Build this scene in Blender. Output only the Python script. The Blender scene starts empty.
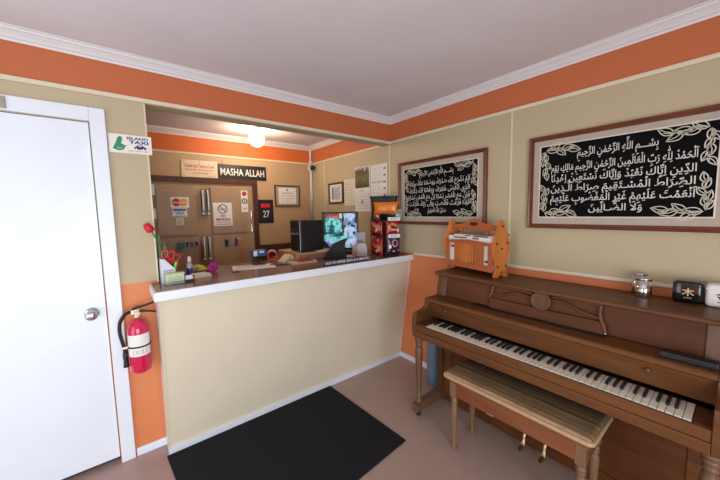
import bpy, bmesh, math, random, unicodedata
from mathutils import Vector, Matrix
random.seed(7)
PI = math.pi
SC = bpy.context.scene
COL = SC.collection

# ---------------------------------------------------------------- materials
def lin(h):
    h = h.lstrip('#')
    c = [int(h[i:i+2], 16) / 255 for i in (0, 2, 4)]
    return [x / 12.92 if x <= .04045 else ((x + .055) / 1.055) ** 2.4 for x in c] + [1]

def base_mat(name):
    m = bpy.data.materials.new(name); m.use_nodes = True
    nt = m.node_tree
    return m, nt, nt.nodes['Principled BSDF']

def N(nt, t, **kw):
    n = nt.nodes.new(t)
    for k, v in kw.items():
        setattr(n, k, v)
    return n

def noise_col(nt, c1, c2, scale, detail=3, stretch=None, coord='Object', rough=.5):
    tc = N(nt, 'ShaderNodeTexCoord')
    mp = N(nt, 'ShaderNodeMapping')
    if stretch: mp.inputs['Scale'].default_value = stretch
    nz = N(nt, 'ShaderNodeTexNoise')
    nz.inputs['Scale'].default_value = scale
    nz.inputs['Detail'].default_value = detail
    nz.inputs['Roughness'].default_value = rough
    cr = N(nt, 'ShaderNodeValToRGB')
    cr.color_ramp.elements[0].position = .3; cr.color_ramp.elements[1].position = .7
    cr.color_ramp.elements[0].color = c1; cr.color_ramp.elements[1].color = c2
    L = nt.links
    L.new(tc.outputs[coord], mp.inputs[0]); L.new(mp.outputs[0], nz.inputs['Vector'])
    L.new(nz.outputs['Fac'], cr.inputs[0])
    return cr.outputs[0], nz

def mul(c, k):
    return [min(1, x * k) for x in c[:3]] + [1]

def mat(name, h, rough=.5, metal=0, var=.06, scale=30, bump=0, coat=0, spec=.5, stretch=None, h2=None, detail=3, alpha=1, trans=0):
    m, nt, b = base_mat(name)
    c = lin(h)
    c2 = lin(h2) if h2 else mul(c, 1 + var)
    c1 = c if h2 else mul(c, 1 - var)
    o, nz = noise_col(nt, c1, c2, scale, detail, stretch)
    nt.links.new(o, b.inputs['Base Color'])
    b.inputs['Roughness'].default_value = rough
    b.inputs['Metallic'].default_value = metal
    b.inputs['Coat Weight'].default_value = coat
    b.inputs['Specular IOR Level'].default_value = spec
    b.inputs['Transmission Weight'].default_value = trans
    if bump:
        bp = N(nt, 'ShaderNodeBump'); bp.inputs['Strength'].default_value = bump; bp.inputs['Distance'].default_value = .002
        nt.links.new(nz.outputs['Fac'], bp.inputs['Height']); nt.links.new(bp.outputs[0], b.inputs['Normal'])
    return m

def emis(name, h, strength, var=.02):
    m, nt, b = base_mat(name)
    c = lin(h)
    o, nz = noise_col(nt, mul(c, 1 - var), mul(c, 1 + var), 20)
    nt.links.new(o, b.inputs['Emission Color'])
    b.inputs['Base Color'].default_value = mul(c, .3)
    b.inputs['Emission Strength'].default_value = strength
    return m

def paint_by_height(name, bands, rough=.6):
    """wall paint in bands: [(z_from, hex)...] rising"""
    m, nt, b = base_mat(name)
    geo = N(nt, 'ShaderNodeNewGeometry'); sp = N(nt, 'ShaderNodeSeparateXYZ')
    nt.links.new(geo.outputs['Position'], sp.inputs[0])
    mr = N(nt, 'ShaderNodeMapRange'); mr.inputs['From Max'].default_value = 3.0
    nt.links.new(sp.outputs['Z'], mr.inputs[0])
    cr = N(nt, 'ShaderNodeValToRGB'); cr.color_ramp.interpolation = 'CONSTANT'
    e = cr.color_ramp.elements
    while len(e) < len(bands): e.new(.5)
    for i, (z, h) in enumerate(bands):
        e[i].position = z / 3.0
    for i, (z, h) in enumerate(bands):
        e[i].color = lin(h)
    nt.links.new(mr.outputs[0], cr.inputs[0])
    tc = N(nt, 'ShaderNodeTexCoord'); nz = N(nt, 'ShaderNodeTexNoise')
    nz.inputs['Scale'].default_value = 2.5; nz.inputs['Detail'].default_value = 5
    nt.links.new(tc.outputs['Object'], nz.inputs['Vector'])
    r2 = N(nt, 'ShaderNodeValToRGB')
    r2.color_ramp.elements[0].color = (.93, .93, .93, 1); r2.color_ramp.elements[1].color = (1, 1, 1, 1)
    nt.links.new(nz.outputs['Fac'], r2.inputs[0])
    mx = N(nt, 'ShaderNodeMix', data_type='RGBA', blend_type='MULTIPLY')
    mx.inputs[0].default_value = 1
    nt.links.new(cr.outputs[0], mx.inputs[6]); nt.links.new(r2.outputs[0], mx.inputs[7])
    nt.links.new(mx.outputs[2], b.inputs['Base Color'])
    b.inputs['Roughness'].default_value = rough
    return m

def wood(name, h1, h2, rough=.4, scale=9, axis='Y', coat=.15, spec=.4):
    st = {'X': (.12, 1, 1), 'Y': (1, .12, 1), 'Z': (1, 1, .12)}[axis]
    m, nt, b = base_mat(name)
    o, nz = noise_col(nt, lin(h1), lin(h2), scale, 6, st, rough=.6)
    nz.inputs['Distortion'].default_value = 1.2
    nt.links.new(o, b.inputs['Base Color'])
    b.inputs['Roughness'].default_value = rough
    b.inputs['Coat Weight'].default_value = coat; b.inputs['Coat Roughness'].default_value = .25
    b.inputs['Specular IOR Level'].default_value = spec
    return m

ORANGE = 'C0683C'; BEIGE = 'BCAC8C'
M = {}
M['wall_main'] = paint_by_height('wall_paint', [(0, 'D88050'), (1.10, BEIGE), (2.2, ORANGE)])
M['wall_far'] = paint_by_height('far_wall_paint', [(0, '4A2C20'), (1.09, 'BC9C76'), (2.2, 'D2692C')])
M['ceiling'] = mat('ceiling_paint', 'DDD7D9', .8, var=.03, scale=3, detail=6)
M['floor'] = None
M['white'] = mat('white_gloss_paint', 'E2E8F0', .35, var=.02, scale=4)
M['trim'] = mat('white_trim', 'DEDCDD', .4, var=.02, scale=5)
M['cream_trim'] = mat('cream_trim', 'D9CDB4', .45, var=.03, scale=5)
M['beige'] = mat('beige_panel', 'D9CFB6', .55, var=.025, scale=3, detail=5)
M['beige_seam'] = mat('beige_batten', 'D6CAAA', .5, var=.02)
M['steel'] = mat('brushed_steel', 'C8C8C8', .25, 1, var=.05, scale=60)
M['chrome'] = mat('chrome', 'D8D8DA', .12, 1, var=.02)
M['pull_metal'] = mat('white_metal_pull', 'E6E6E6', .35, .4, var=.03)
M['dark_metal'] = mat('dark_metal', '2A2A2C', .4, .7, var=.08)
M['brass'] = mat('brass', 'CDB88A', .35, 1, var=.06)
M['black'] = mat('black_plastic', '17171A', .4, var=.1)
M['black_gloss'] = mat('black_gloss', '0E0E10', .12, var=.1, coat=.4)
M['rubber'] = mat('black_rubber', '1B1B1D', .75, var=.15, scale=200)
M['red_tank'] = mat('red_enamel', 'C81848', .22, var=.03, coat=.4)
M['paper'] = mat('white_paper', 'E6E2DC', .7, var=.03)
M['paper2'] = mat('off_white_paper', 'D9CFBE', .7, var=.04)
M['ink_dark'] = mat('dark_ink', '22222A', .6, var=.05)
M['ink_navy'] = mat('navy_ink', '1E2560', .6, var=.05)
M['ink_red'] = mat('red_ink', 'B32030', .6, var=.05)
M['ink_grey'] = mat('grey_ink', '77767A', .6, var=.05)
M['ink_green'] = mat('green_ink', '1F8A56', .6, var=.1, scale=80)
M['ink_white'] = mat('white_ink', 'EDEBE6', .6, var=.02)
M['ink_orange'] = mat('orange_ink', 'E8963A', .6, var=.05)
M['ink_blue'] = mat('blue_ink', '2A5A9A', .6, var=.05)
M['blackboard'] = mat('black_velvet', '08080A', .9, var=.2, scale=80, spec=.15)
M['silver_paint'] = mat('silver_calligraphy', 'D2D0C6', .5, .1, var=.1, scale=150)
M['gold_paint'] = mat('pale_gold_ornament', 'C8C4B0', .5, .1, var=.15, scale=120)
M['frame_wood'] = wood('mahogany_frame', '5A2E20', '7A442E', .35, 14, 'Y')
M['frame_mat'] = mat('greyish_mount_board', 'AEA192', .6, var=.04, scale=50)
M['piano'] = wood('walnut_veneer', '4C2C16', '704622', .42, 7, 'Y', .03, .3)
M['piano_dark'] = wood('walnut_dark_grain', '4C2A15', '643A1E', .5, 9, 'Y', 0, .2)
M['piano_leg'] = wood('worn_walnut', '583E2C', '745640', .45, 9, 'Z', .08)
M['bench_leg'] = wood('honey_worn_walnut', '664C34', '846648', .45, 9, 'Z', .08)
M['bench_apron'] = wood('bench_walnut', '6A3A24', '85502F', .4, 8, 'Y', .2)
M['ivory'] = mat('ivory_key', 'E4DECF', .25, var=.03, coat=.3)
M['ebony'] = mat('ebony_key', '121113', .3, var=.1)
M['rack'] = wood('orange_pine_shaded', '9C4E28', 'B86434', .4, 10, 'Y', .2)  # rack front lies in shade; that darkening is put into the colour
M['rack_end'] = wood('orange_pine_lit', 'B4642C', 'D0803C', .38, 10, 'Z', .2)  # same pine, with the brighter light on the ends put into the colour
M['dark_peg'] = mat('dark_peg', '3A1A10', .5)
M['cupboard'] = wood('taupe_cupboard', '9A7E64', 'AC9072', .45, 6, 'Z', .1)
M['cupboard_rail'] = wood('taupe_stile', 'A07E5A', 'B8946C', .45, 6, 'Z', .1)
M['casing_dark'] = wood('dark_brown_casing', '45281C', '5C3626', .4, 8, 'Z', .15)
M['worktop'] = wood('brown_laminate', '6E4A38', '8A6250', .22, 5, 'X', .3)
M['ply'] = wood('light_ply', 'B08A5E', 'C9A478', .5, 7, 'X', .05)
M['plastic_clear'] = mat('clear_plastic', 'DDE5E2', .15, var=.02, trans=.6)
M['glass'] = mat('picture_glass', 'FFFFFF', .05, var=0, trans=1)
M['blue_grey'] = mat('blue_grey_vinyl', '5E7080', .5, var=.08, scale=12)
M['tulip'] = mat('red_tulip', 'C01528', .5, var=.15, scale=60)
M['leaf'] = mat('green_stem', '3E6A3A', .55, var=.2, scale=40)
M['holder'] = mat('pale_grey_holder', 'C9CFD6', .45, var=.03)
M['red_plastic'] = mat('red_plastic', 'C5202A', .3, var=.05)
M['green_plastic'] = mat('lime_plastic', '6FC04A', .35, var=.05)
M['teal_plastic'] = mat('teal_plastic', '1F6E66', .4, var=.1)
M['purple'] = mat('purple_plastic', '6A2A66', .4, var=.1)
M['magenta'] = mat('magenta_fabric', 'B0208A', .7, var=.2, scale=60)
M['yellow'] = mat('yellow_plastic', 'CDB43A', .4, var=.08)
M['pale_green'] = mat('pale_green_label', 'C6D6A8', .5, var=.08, scale=40)
M['blue_plastic'] = mat('blue_plastic', '2C62A0', .35, var=.15, scale=40)
M['navy_plastic'] = mat('navy_plastic', '252A58', .3, var=.1)
M['blue_liquid'] = mat('blue_liquid', '2A3A9A', .1, var=.05, trans=.3)
M['grey_plastic'] = mat('grey_plastic', '8A8A8C', .4, var=.05)
M['lilac_grey'] = mat('lilac_grey_plastic', 'A59C9E', .4, var=.05)
M['pink_wood'] = wood('pinkish_wood', '8A6250', 'A57A66', .4, 9, 'Z', .1)
M['envelope'] = mat('kraft_cream', 'C9AE8E', .6, var=.05)
M['orange_tag'] = mat('orange_tag', 'C07A3C', .5, var=.05)

def floor_mat():
    m, nt, b = base_mat('mauve_vinyl_floor')
    o, nz = noise_col(nt, lin('9E857C'), lin('AE948A'), 1.6, 8, None, rough=.65)
    nt.links.new(o, b.inputs['Base Color'])
    b.inputs['Roughness'].default_value = .38
    return m
M['floor'] = floor_mat()

def mat_rug():
    m, nt, b = base_mat('black_ribbed_mat')
    o, nz = noise_col(nt, lin('161618'), lin('242427'), 160, 3)
    nt.links.new(o, b.inputs['Base Color'])
    b.inputs['Roughness'].default_value = .9; b.inputs['Specular IOR Level'].default_value = .2
    bp = N(nt, 'ShaderNodeBump'); bp.inputs['Strength'].default_value = .6
    nt.links.new(nz.outputs['Fac'], bp.inputs['Height']); nt.links.new(bp.outputs[0], b.inputs['Normal'])
    return m
M['mat'] = mat_rug()

def stripe_mat():
    m, nt, b = base_mat('striped_bench_velour')
    tc = N(nt, 'ShaderNodeTexCoord'); sp = N(nt, 'ShaderNodeSeparateXYZ')
    nt.links.new(tc.outputs['Object'], sp.inputs[0])
    nz = N(nt, 'ShaderNodeTexNoise', noise_dimensions='1D'); nz.inputs['Scale'].default_value = 52; nz.inputs['Detail'].default_value = 2
    # the stripes waver a little along the seat
    nw = N(nt, 'ShaderNodeTexNoise'); nw.inputs['Scale'].default_value = 5
    nt.links.new(tc.outputs['Object'], nw.inputs['Vector'])
    ma = N(nt, 'ShaderNodeMath', operation='MULTIPLY_ADD'); ma.inputs[1].default_value = .02
    nt.links.new(nw.outputs['Fac'], ma.inputs[0]); nt.links.new(sp.outputs['X'], ma.inputs[2])
    nt.links.new(ma.outputs[0], nz.inputs['W'])
    cr = N(nt, 'ShaderNodeValToRGB'); e = cr.color_ramp.elements
    e[0].position = .36; e[0].color = lin('3C2E24')
    e[1].position = .46; e[1].color = lin('6E5A46')
    for pos, h in ((.50, 'A88862'), (.55, '442F20'), (.62, '80664A')):
        x = e.new(pos); x.color = lin(h)
    nt.links.new(nz.outputs['Fac'], cr.inputs[0])
    # worn greyish patch of nap
    n2 = N(nt, 'ShaderNodeTexNoise'); n2.inputs['Scale'].default_value = 7; n2.inputs['Detail'].default_value = 3
    nt.links.new(tc.outputs['Object'], n2.inputs['Vector'])
    r2 = N(nt, 'ShaderNodeValToRGB'); r2.color_ramp.elements[0].position = .42; r2.color_ramp.elements[1].position = .62
    r2.color_ramp.elements[0].color = (0, 0, 0, 1); r2.color_ramp.elements[1].color = (.45, .45, .45, 1)
    nt.links.new(n2.outputs['Fac'], r2.inputs[0])
    mx = N(nt, 'ShaderNodeMix', data_type='RGBA')
    nt.links.new(r2.outputs[0], mx.inputs[0]); nt.links.new(cr.outputs[0], mx.inputs[6]); mx.inputs[7].default_value = lin('665848')
    nt.links.new(mx.outputs[2], b.inputs['Base Color'])
    b.inputs['Roughness'].default_value = .7; b.inputs['Specular IOR Level'].default_value = .2
    return m
M['stripe'] = stripe_mat()
M['piping'] = mat('cream_piping', 'AE9070', .6, var=.06, scale=60)

# ---------------------------------------------------------------- geometry helpers
def nb(): return bmesh.new()

def merge(dst, src):
    me = bpy.data.meshes.new('tmp'); src.to_mesh(me); src.free()
    dst.from_mesh(me); bpy.data.meshes.remove(me)

def box(bm, x0, x1, y0, y1, z0, z1, bev=0, seg=2, mx=None):
    b = bmesh.new()
    bmesh.ops.create_cube(b, size=1)
    for v in b.verts:
        v.co = Vector(((x0 + x1) / 2 + v.co.x * abs(x1 - x0), (y0 + y1) / 2 + v.co.y * abs(y1 - y0), (z0 + z1) / 2 + v.co.z * abs(z1 - z0)))
    if bev: bmesh.ops.bevel(b, geom=b.edges[:], offset=bev, segments=seg, affect='EDGES', profile=.5)
    if mx: bmesh.ops.transform(b, matrix=mx, verts=b.verts)
    merge(bm, b)

def prism(bm, pts, a0, a1, axis='Y', bev=0, mx=None):
    """closed outline of (u,v) extruded along axis: Y -> (x,z); X -> (y,z); Z -> (x,y)"""
    def P(u, v, a):
        return {'Y': (u, a, v), 'X': (a, u, v), 'Z': (u, v, a)}[axis]
    b = bmesh.new()
    f = [b.verts.new(P(u, v, a0)) for u, v in pts]
    g = [b.verts.new(P(u, v, a1)) for u, v in pts]
    b.faces.new(f); b.faces.new(g[::-1])
    n = len(pts)
    for i in range(n):
        b.faces.new((f[i], g[i], g[(i + 1) % n], f[(i + 1) % n]))
    bmesh.ops.recalc_face_normals(b, faces=b.faces[:])
    if bev: bmesh.ops.bevel(b, geom=b.edges[:], offset=bev, segments=2, affect='EDGES', profile=.5)
    if mx: bmesh.ops.transform(b, matrix=mx, verts=b.verts)
    merge(bm, b)

def lathe(bm, prof, c=(0, 0, 0), seg=28, mx=None):
    """prof: [(r,z)] around +Z at c"""
    b = bmesh.new(); rings = []
    for r, z in prof:
        if r < 1e-6: rings.append([b.verts.new((0, 0, z))])
        else: rings.append([b.verts.new((r * math.cos(2 * PI * i / seg), r * math.sin(2 * PI * i / seg), z)) for i in range(seg)])
    for A, B in zip(rings, rings[1:]):
        for i in range(seg):
            j = (i + 1) % seg
            if len(A) == 1 and len(B) == 1: continue
            if len(A) == 1: b.faces.new((A[0], B[i], B[j]))
            elif len(B) == 1: b.faces.new((A[i], B[0], A[j]))
            else: b.faces.new((A[i], B[i], B[j], A[j]))
    if len(rings[0]) > 1: b.faces.new(rings[0])
    if len(rings[-1]) > 1: b.faces.new(rings[-1][::-1])
    bmesh.ops.recalc_face_normals(b, faces=b.faces[:])
    for f in b.faces: f.smooth = True
    if mx: bmesh.ops.transform(b, matrix=mx, verts=b.verts)
    bmesh.ops.translate(b, vec=Vector(c), verts=b.verts)
    merge(bm, b)

def smooth_pts(pts, n=6, closed=False):
    P = [Vector(p) for p in pts]; out = []
    m = len(P)
    rng = range(m if closed else m - 1)
    for i in rng:
        if closed: a, b_, c, d = P[(i - 1) % m], P[i], P[(i + 1) % m], P[(i + 2) % m]
        else: a, b_, c, d = P[max(i - 1, 0)], P[i], P[i + 1], P[min(i + 2, m - 1)]
        for k in range(n):
            t = k / n
            out.append(.5 * ((2 * b_) + (c - a) * t + (2 * a - 5 * b_ + 4 * c - d) * t * t + (3 * b_ - a - 3 * c + d) * t ** 3))
    if not closed: out.append(P[-1])
    return out

def tube(bm, pts, r, seg=10, closed=False, sx=1, sy=1):
    b = bmesh.new(); P = [Vector(p) for p in pts]; n = len(P); rings = []
    R = r if isinstance(r, (list, tuple)) else [r] * n
    up = Vector((0, 0, 1))
    T0 = (P[1] - P[0]).normalized()
    nrm = up.cross(T0)
    if nrm.length < 1e-3: nrm = Vector((1, 0, 0))
    nrm.normalize()
    for i in range(n):
        if closed: t = (P[(i + 1) % n] - P[i - 1]).normalized()
        else: t = (P[min(i + 1, n - 1)] - P[max(i - 1, 0)]).normalized()
        nrm = (nrm - t * nrm.dot(t)).normalized(); bi = t.cross(nrm)
        rings.append([b.verts.new(P[i] + (nrm * math.cos(2 * PI * k / seg) * sx + bi * math.sin(2 * PI * k / seg) * sy) * R[i]) for k in range(seg)])
    for i in range(n if closed else n - 1):
        A, B = rings[i], rings[(i + 1) % n]
        for k in range(seg):
            b.faces.new((A[k], A[(k + 1) % seg], B[(k + 1) % seg], B[k]))
    if not closed:
        b.faces.new(rings[0][::-1]); b.faces.new(rings[-1])
    bmesh.ops.recalc_face_normals(b, faces=b.faces[:])
    for f in b.faces: f.smooth = True
    merge(bm, b)

def ball(bm, c, r, sc=(1, 1, 1), seg=20):
    b = bmesh.new(); bmesh.ops.create_uvsphere(b, u_segments=seg, v_segments=seg // 2, radius=r)
    for v in b.verts: v.co = Vector((v.co.x * sc[0], v.co.y * sc[1], v.co.z * sc[2])) + Vector(c)
    for f in b.faces: f.smooth = True
    merge(bm, b)

def flat(bm, pts):
    vs = [bm.verts.new(p) for p in pts]
    return bm.faces.new(vs)

def obj(name, bm, m, parent=None, at=None, world=True):
    """link bm as ONE mesh. With a parent, coordinates are world ones unless world=False.
    Without a parent the origin goes to the base centre."""
    me = bpy.data.meshes.new(name)
    if parent is None:
        lo = Vector((1e9,) * 3); hi = Vector((-1e9,) * 3)
        for v in bm.verts:
            for i in range(3): lo[i] = min(lo[i], v.co[i]); hi[i] = max(hi[i], v.co[i])
        off = Vector(((lo.x + hi.x) / 2, (lo.y + hi.y) / 2, lo.z)) if at is None else Vector(at)
        bmesh.ops.translate(bm, vec=-off, verts=bm.verts)
    elif world:
        mw = Matrix.Identity(4); p = parent
        while p is not None:
            mw = (Matrix.Translation(p.location) @ p.rotation_euler.to_matrix().to_4x4()) @ mw; p = p.parent
        bmesh.ops.transform(bm, matrix=mw.inverted(), verts=bm.verts)
    bm.to_mesh(me); bm.free()
    ms = m if isinstance(m, (list, tuple)) else [m]
    for x in ms: me.materials.append(M[x] if isinstance(x, str) else x)
    o = bpy.data.objects.new(name, me); COL.objects.link(o)
    if parent is None: o.location = off
    else: o.parent = parent
    return o

def tag(o, label=None, cat=None, group=None, kind=None):
    if label: o['label'] = label
    if cat: o['category'] = cat
    if group: o['group'] = group
    if kind: o['kind'] = kind
    return o

def thing(name, label, cat, loc, rotz=0, group=None):
    o = bpy.data.objects.new(name, None); COL.objects.link(o)
    o.empty_display_size = .05
    o.location = loc; o.rotation_euler = (0, 0, rotz)
    return tag(o, label, cat, group)

def struct(name, bm, m, parent=None):
    o = obj(name, bm, m, parent, at=(0, 0, 0) if parent is None else None)
    if parent is None: o['kind'] = 'structure'
    return o

def B(*a, **k):
    bm = nb(); box(bm, *a, **k); return bm

# ---------------------------------------------------------------- lettering
_text_cache = {}
def text_mesh(s, offset=0.0):
    key = (s, offset)
    if key in _text_cache: return _text_cache[key]
    c = bpy.data.curves.new('txt', 'FONT'); c.body = s; c.offset = offset; c.resolution_u = 3
    o = bpy.data.objects.new('txt', c); COL.objects.link(o)
    bpy.context.view_layer.update()
    me = bpy.data.meshes.new_from_object(o.evaluated_get(bpy.context.evaluated_depsgraph_get()))
    vs = [(v.co.x, v.co.y) for v in me.vertices]; fs = [tuple(p.vertices) for p in me.polygons]
    bpy.data.objects.remove(o); bpy.data.curves.remove(c); bpy.data.meshes.remove(me)
    _text_cache[key] = (vs, fs)
    return vs, fs

def put_text(bm, s, mp, u0, u1, v0, v1, offset=0.0, keep=False):
    """fit text s into the rectangle u0..u1, v0..v1 of the surface map mp(u,v)->point"""
    vs, fs = text_mesh(s, offset)
    if not vs: return
    xs = [a for a, b in vs]; ys = [b for a, b in vs]
    x0, x1, y0, y1 = min(xs), max(xs), min(ys), max(ys)
    sx = (u1 - u0) / (x1 - x0); sy = (v1 - v0) / max(y1 - y0, 1e-6)
    q = [bm.verts.new(mp(u0 + (a - x0) * sx, v0 + (b - y0) * sy)) for a, b in vs]
    for f in fs:
        try: bm.faces.new([q[i] for i in f])
        except ValueError: pass

FORMS = {}
for cp in range(0xFE80, 0xFEFD):
    d = unicodedata.decomposition(chr(cp)).split()
    if d: FORMS.setdefault(''.join(chr(int(x, 16)) for x in d[1:]), {})[d[0].strip('<>')] = chr(cp)
MARKS = set(chr(c) for c in range(0x64B, 0x653)) | {'\u0670'}

def arabic_glyphs(s):
    """logical Arabic string -> [(presentation form, [marks])] in reading order"""
    L = []
    for ch in s:
        if ch in MARKS:
            if L: L[-1][1].append(ch)
        else: L.append([ch, []])
    out = []; i = 0
    def joins_left(c): return 'initial' in FORMS.get(c, {}) or c == '\u0640'
    def joins_right(c): return 'final' in FORMS.get(c, {}) or c == '\u0640'
    prev = None
    while i < len(L):
        c, mk = L[i]; step = 1; key = c
        if c == '\u0644' and i + 1 < len(L) and (c + L[i + 1][0]) in FORMS:
            key = c + L[i + 1][0]; mk = mk + L[i + 1][1]; step = 2
        nxt = L[i + step][0] if i + step < len(L) else None
        jp = prev is not None and joins_left(prev) and joins_right(key)
        jn = nxt is not None and joins_left(key) and joins_right(nxt)
        f = FORMS.get(key, {})
        form = ('medial' if jp and jn else 'final' if jp else 'initial' if jn else 'isolated')
        out.append((f.get(form, c), mk)); prev = key if step == 1 else L[i + 1][0]; i += step
    return out

def advance(ch):
    vs, _ = text_mesh(ch + 'A'); ax = max(a for a, b in vs)
    va, _ = text_mesh('A'); return ax - max(a for a, b in va)

def arabic_line(bm, s, mp, u_right, u_left, v_base, em, offset=.02):
    """one line written right to left between u_right and u_left, baseline v_base, letter size em"""
    gl = arabic_glyphs(s)
    tot = 0; items = []
    for ch, mk in gl:
        w = .26 if ch == ' ' else advance(ch)
        items.append((ch, mk, tot, w)); tot += w
    k = (u_left - u_right) / tot      # signed
    for ch, mk, pos, w in items:
        if ch == ' ': continue
        vs, fs = text_mesh(ch, offset)
        # glyph local x runs 0..w left to right; its right edge sits at pos
        q = [bm.verts.new(mp(u_right + k * (pos + w - a), v_base + b * em)) for a, b in vs]
        for f in fs:
            try: bm.faces.new([q[i] for i in f])
            except ValueError: pass
        top = max(b for a, b in vs); bot = min(b for a, b in vs)
        cx = pos + w / 2
        lift = top + .06
        for m_ in mk:
            mv, mf = text_mesh(m_, .012)
            if not mv: continue
            mxx = sum(a for a, b in mv) / len(mv); mn = min(b for a, b in mv); mx_ = max(b for a, b in mv)
            if m_ in '\u0650\u064d': dy = bot - .06 - mx_
            else: dy = lift - mn; lift += (mx_ - mn) + .03
            q = [bm.verts.new(mp(u_right + k * (cx - (a - mxx)), v_base + (b + dy) * em)) for a, b in mv]
            for f in mf:
                try: bm.faces.new([q[i] for i in f])
                except ValueError: pass

def ribbon(bm, pts, w, mp, closed=False):
    """flat painted line of width w through (u,v) points"""
    P = [Vector((p[0], p[1])) for p in pts]; n = len(P); L = []; R = []
    W = w if isinstance(w, (list, tuple)) else [w] * n
    for i in range(n):
        t = (P[(i + 1) % n] - P[i - 1]) if closed else (P[min(i + 1, n - 1)] - P[max(i - 1, 0)])
        if t.length < 1e-9: t = Vector((1, 0))
        t.normalize(); nn = Vector((-t.y, t.x)) * W[i] / 2
        a = P[i] + nn; b = P[i] - nn
        L.append(bm.verts.new(mp(a.x, a.y))); R.append(bm.verts.new(mp(b.x, b.y)))
    for i in range(n if closed else n - 1):
        j = (i + 1) % n
        bm.faces.new((L[i], L[j], R[j], R[i]))

def leaf(bm, u, v, ang, ln, mp, w=.0035):
    """outlined leaf with a vein"""
    c, s = math.cos(ang), math.sin(ang)
    def T(a, b): return (u + a * c - b * s, v + a * s + b * c)
    out = []
    for i in range(9): t = i / 8; out.append(T(t * ln, .30 * ln * math.sin(PI * t ** .8)))
    for i in range(1, 8): t = 1 - i / 8; out.append(T(t * ln, -.22 * ln * math.sin(PI * t ** .8)))
    ribbon(bm, out, w, mp, closed=True)
    ribbon(bm, [T(.1 * ln, 0), T(.5 * ln, .06 * ln), T(.85 * ln, 0)], w * .8, mp)

def rect(bm, mp, u0, u1, v0, v1):
    return flat(bm, [mp(u0, v0), mp(u1, v0), mp(u1, v1), mp(u0, v1)])

def disc(bm, mp, u, v, ru, rv, n=24):
    return flat(bm, [mp(u + ru * math.cos(2 * PI * i / n), v + rv * math.sin(2 * PI * i / n)) for i in range(n)])

def ring(bm, mp, u, v, r, w, n=28):
    ribbon(bm, [(u + r * math.cos(2 * PI * i / n), v + r * math.sin(2 * PI * i / n)) for i in range(n)], w, mp, closed=True)

# ================================================================ THE SETTING
H = 2.44; XL = -3.75; YF = -3.75; YB = 1.62
struct('floor', B(XL - .1, .1, YF - .1, YB + .1, -.06, 0), 'floor')
struct('ceiling', B(XL - .1, .1, YF - .1, YB + .1, H, H + .06), 'ceiling')
struct('wall_right', B(0, .1, YF - .1, YB + .1, 0, H), 'wall_main')
struct('wall_far', B(-3.0, 0, YB, YB + .1, 0, H), 'wall_far')
struct('wall_inner', B(-3.1, -3.0, .12, YB + .1, 0, H), 'wall_far')
XO = -2.062                       # where the wall ends and the counter opening begins
DL, DR, DT = -3.235, -2.325, 2.04  # door leaf
bm = nb()
box(bm, XL, DL, 0, .12, 0, H); box(bm, DL, DR, 0, .12, DT, H); box(bm, DR, XO, 0, .12, 0, H)
struct('wall_back', bm, 'wall_main')
struct('wall_lintel', B(XO, 0, 0, .12, 2.19, H), 'wall_main')
# left wall and front wall (behind the camera) with their windows
bm = nb()
WLa, WLb = -2.1, -.5             # window in the left wall, along Y
box(bm, XL - .1, XL, YF, WLa, 0, H); box(bm, XL - .1, XL, WLb, .12, 0, H)
box(bm, XL - .1, XL, WLa, WLb, 0, .15); box(bm, XL - .1, XL, WLa, WLb, 2.0, H)
struct('wall_left', bm, 'wall_main')
WFa, WFb, WZa, WZb = -3.6, -1.5, .1, 1.85
bm = nb()
box(bm, XL, WFa, YF - .1, YF, 0, H); box(bm, WFb, 0, YF - .1, YF, 0, H)
box(bm, WFa, WFb, YF - .1, YF, 0, WZa); box(bm, WFa, WFb, YF - .1, YF, WZb, H)
struct('wall_front', bm, 'wall_main')
def window(name, axis, a0, a1, z0, z1, plane):
    r = bpy.data.objects.new(name, None); COL.objects.link(r); r['kind'] = 'structure'
    r.location = (plane, (a0 + a1) / 2, z0) if axis == 'X' else ((a0 + a1) / 2, plane, z0)
    bm = nb()
    def bar(p0, p1, q0, q1):
        if axis == 'X': box(bm, plane - .03, plane + .03, p0, p1, q0, q1)
        else: box(bm, p0, p1, plane - .03, plane + .03, q0, q1)
    bar(a0, a0 + .05, z0, z1); bar(a1 - .05, a1, z0, z1); bar(a0 + .05, a1 - .05, z0, z0 + .05); bar(a0 + .05, a1 - .05, z1 - .05, z1)
    mid = (a0 + a1) / 2; bar(mid - .02, mid + .02, z0 + .05, z1 - .05)
    obj('window_frame', bm, 'white', r)
    return r
window('window_1', 'Y', WFa, WFb, WZa, WZb, YF - .05)
window('window_2', 'X', WLa, WLb, .15, 2.0, XL - .05)

# crown mouldings: stepped cove profile, (drop from ceiling, reach from wall)
def crown_profile():
    return [(0, H - .056), (.006, H - .056), (.008, H - .046), (.018, H - .042), (.026, H - .032), (.040, H - .020), (.050, H - .014), (.052, H - .006), (.062, H - .005), (.062, H), (0, H)]
def crown(name, side, a0, a1, plane):
    bm = nb()
    if side == 'back': prism(bm, [(plane - u, z) for u, z in crown_profile()], a0, a1, 'X')
    if side == 'right': prism(bm, [(plane - u, z) for u, z in crown_profile()], a0, a1, 'Y')
    return struct(name, bm, 'trim')
crown('trim_1', 'back', XL, 0, 0)
crown('trim_2', 'right', YF, 0, 0)
crown('trim_3', 'back', -3.0, 0, YB)
crown('trim_4', 'right', .12, YB, 0)
# narrow rails under the orange band
struct('trim_5', B(XL, 0, -.012, 0, 2.193, 2.217, .003), 'cream_trim')
struct('trim_6', B(-.012, 0, YF, -.012, 2.193, 2.217, .003), 'cream_trim')
struct('trim_7', B(-3.0, 0, YB - .010, YB, 2.190, 2.210, .003), 'cream_trim')
struct('trim_8', B(-.010, 0, .12, YB - .01, 2.190, 2.210, .003), 'cream_trim')
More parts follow.
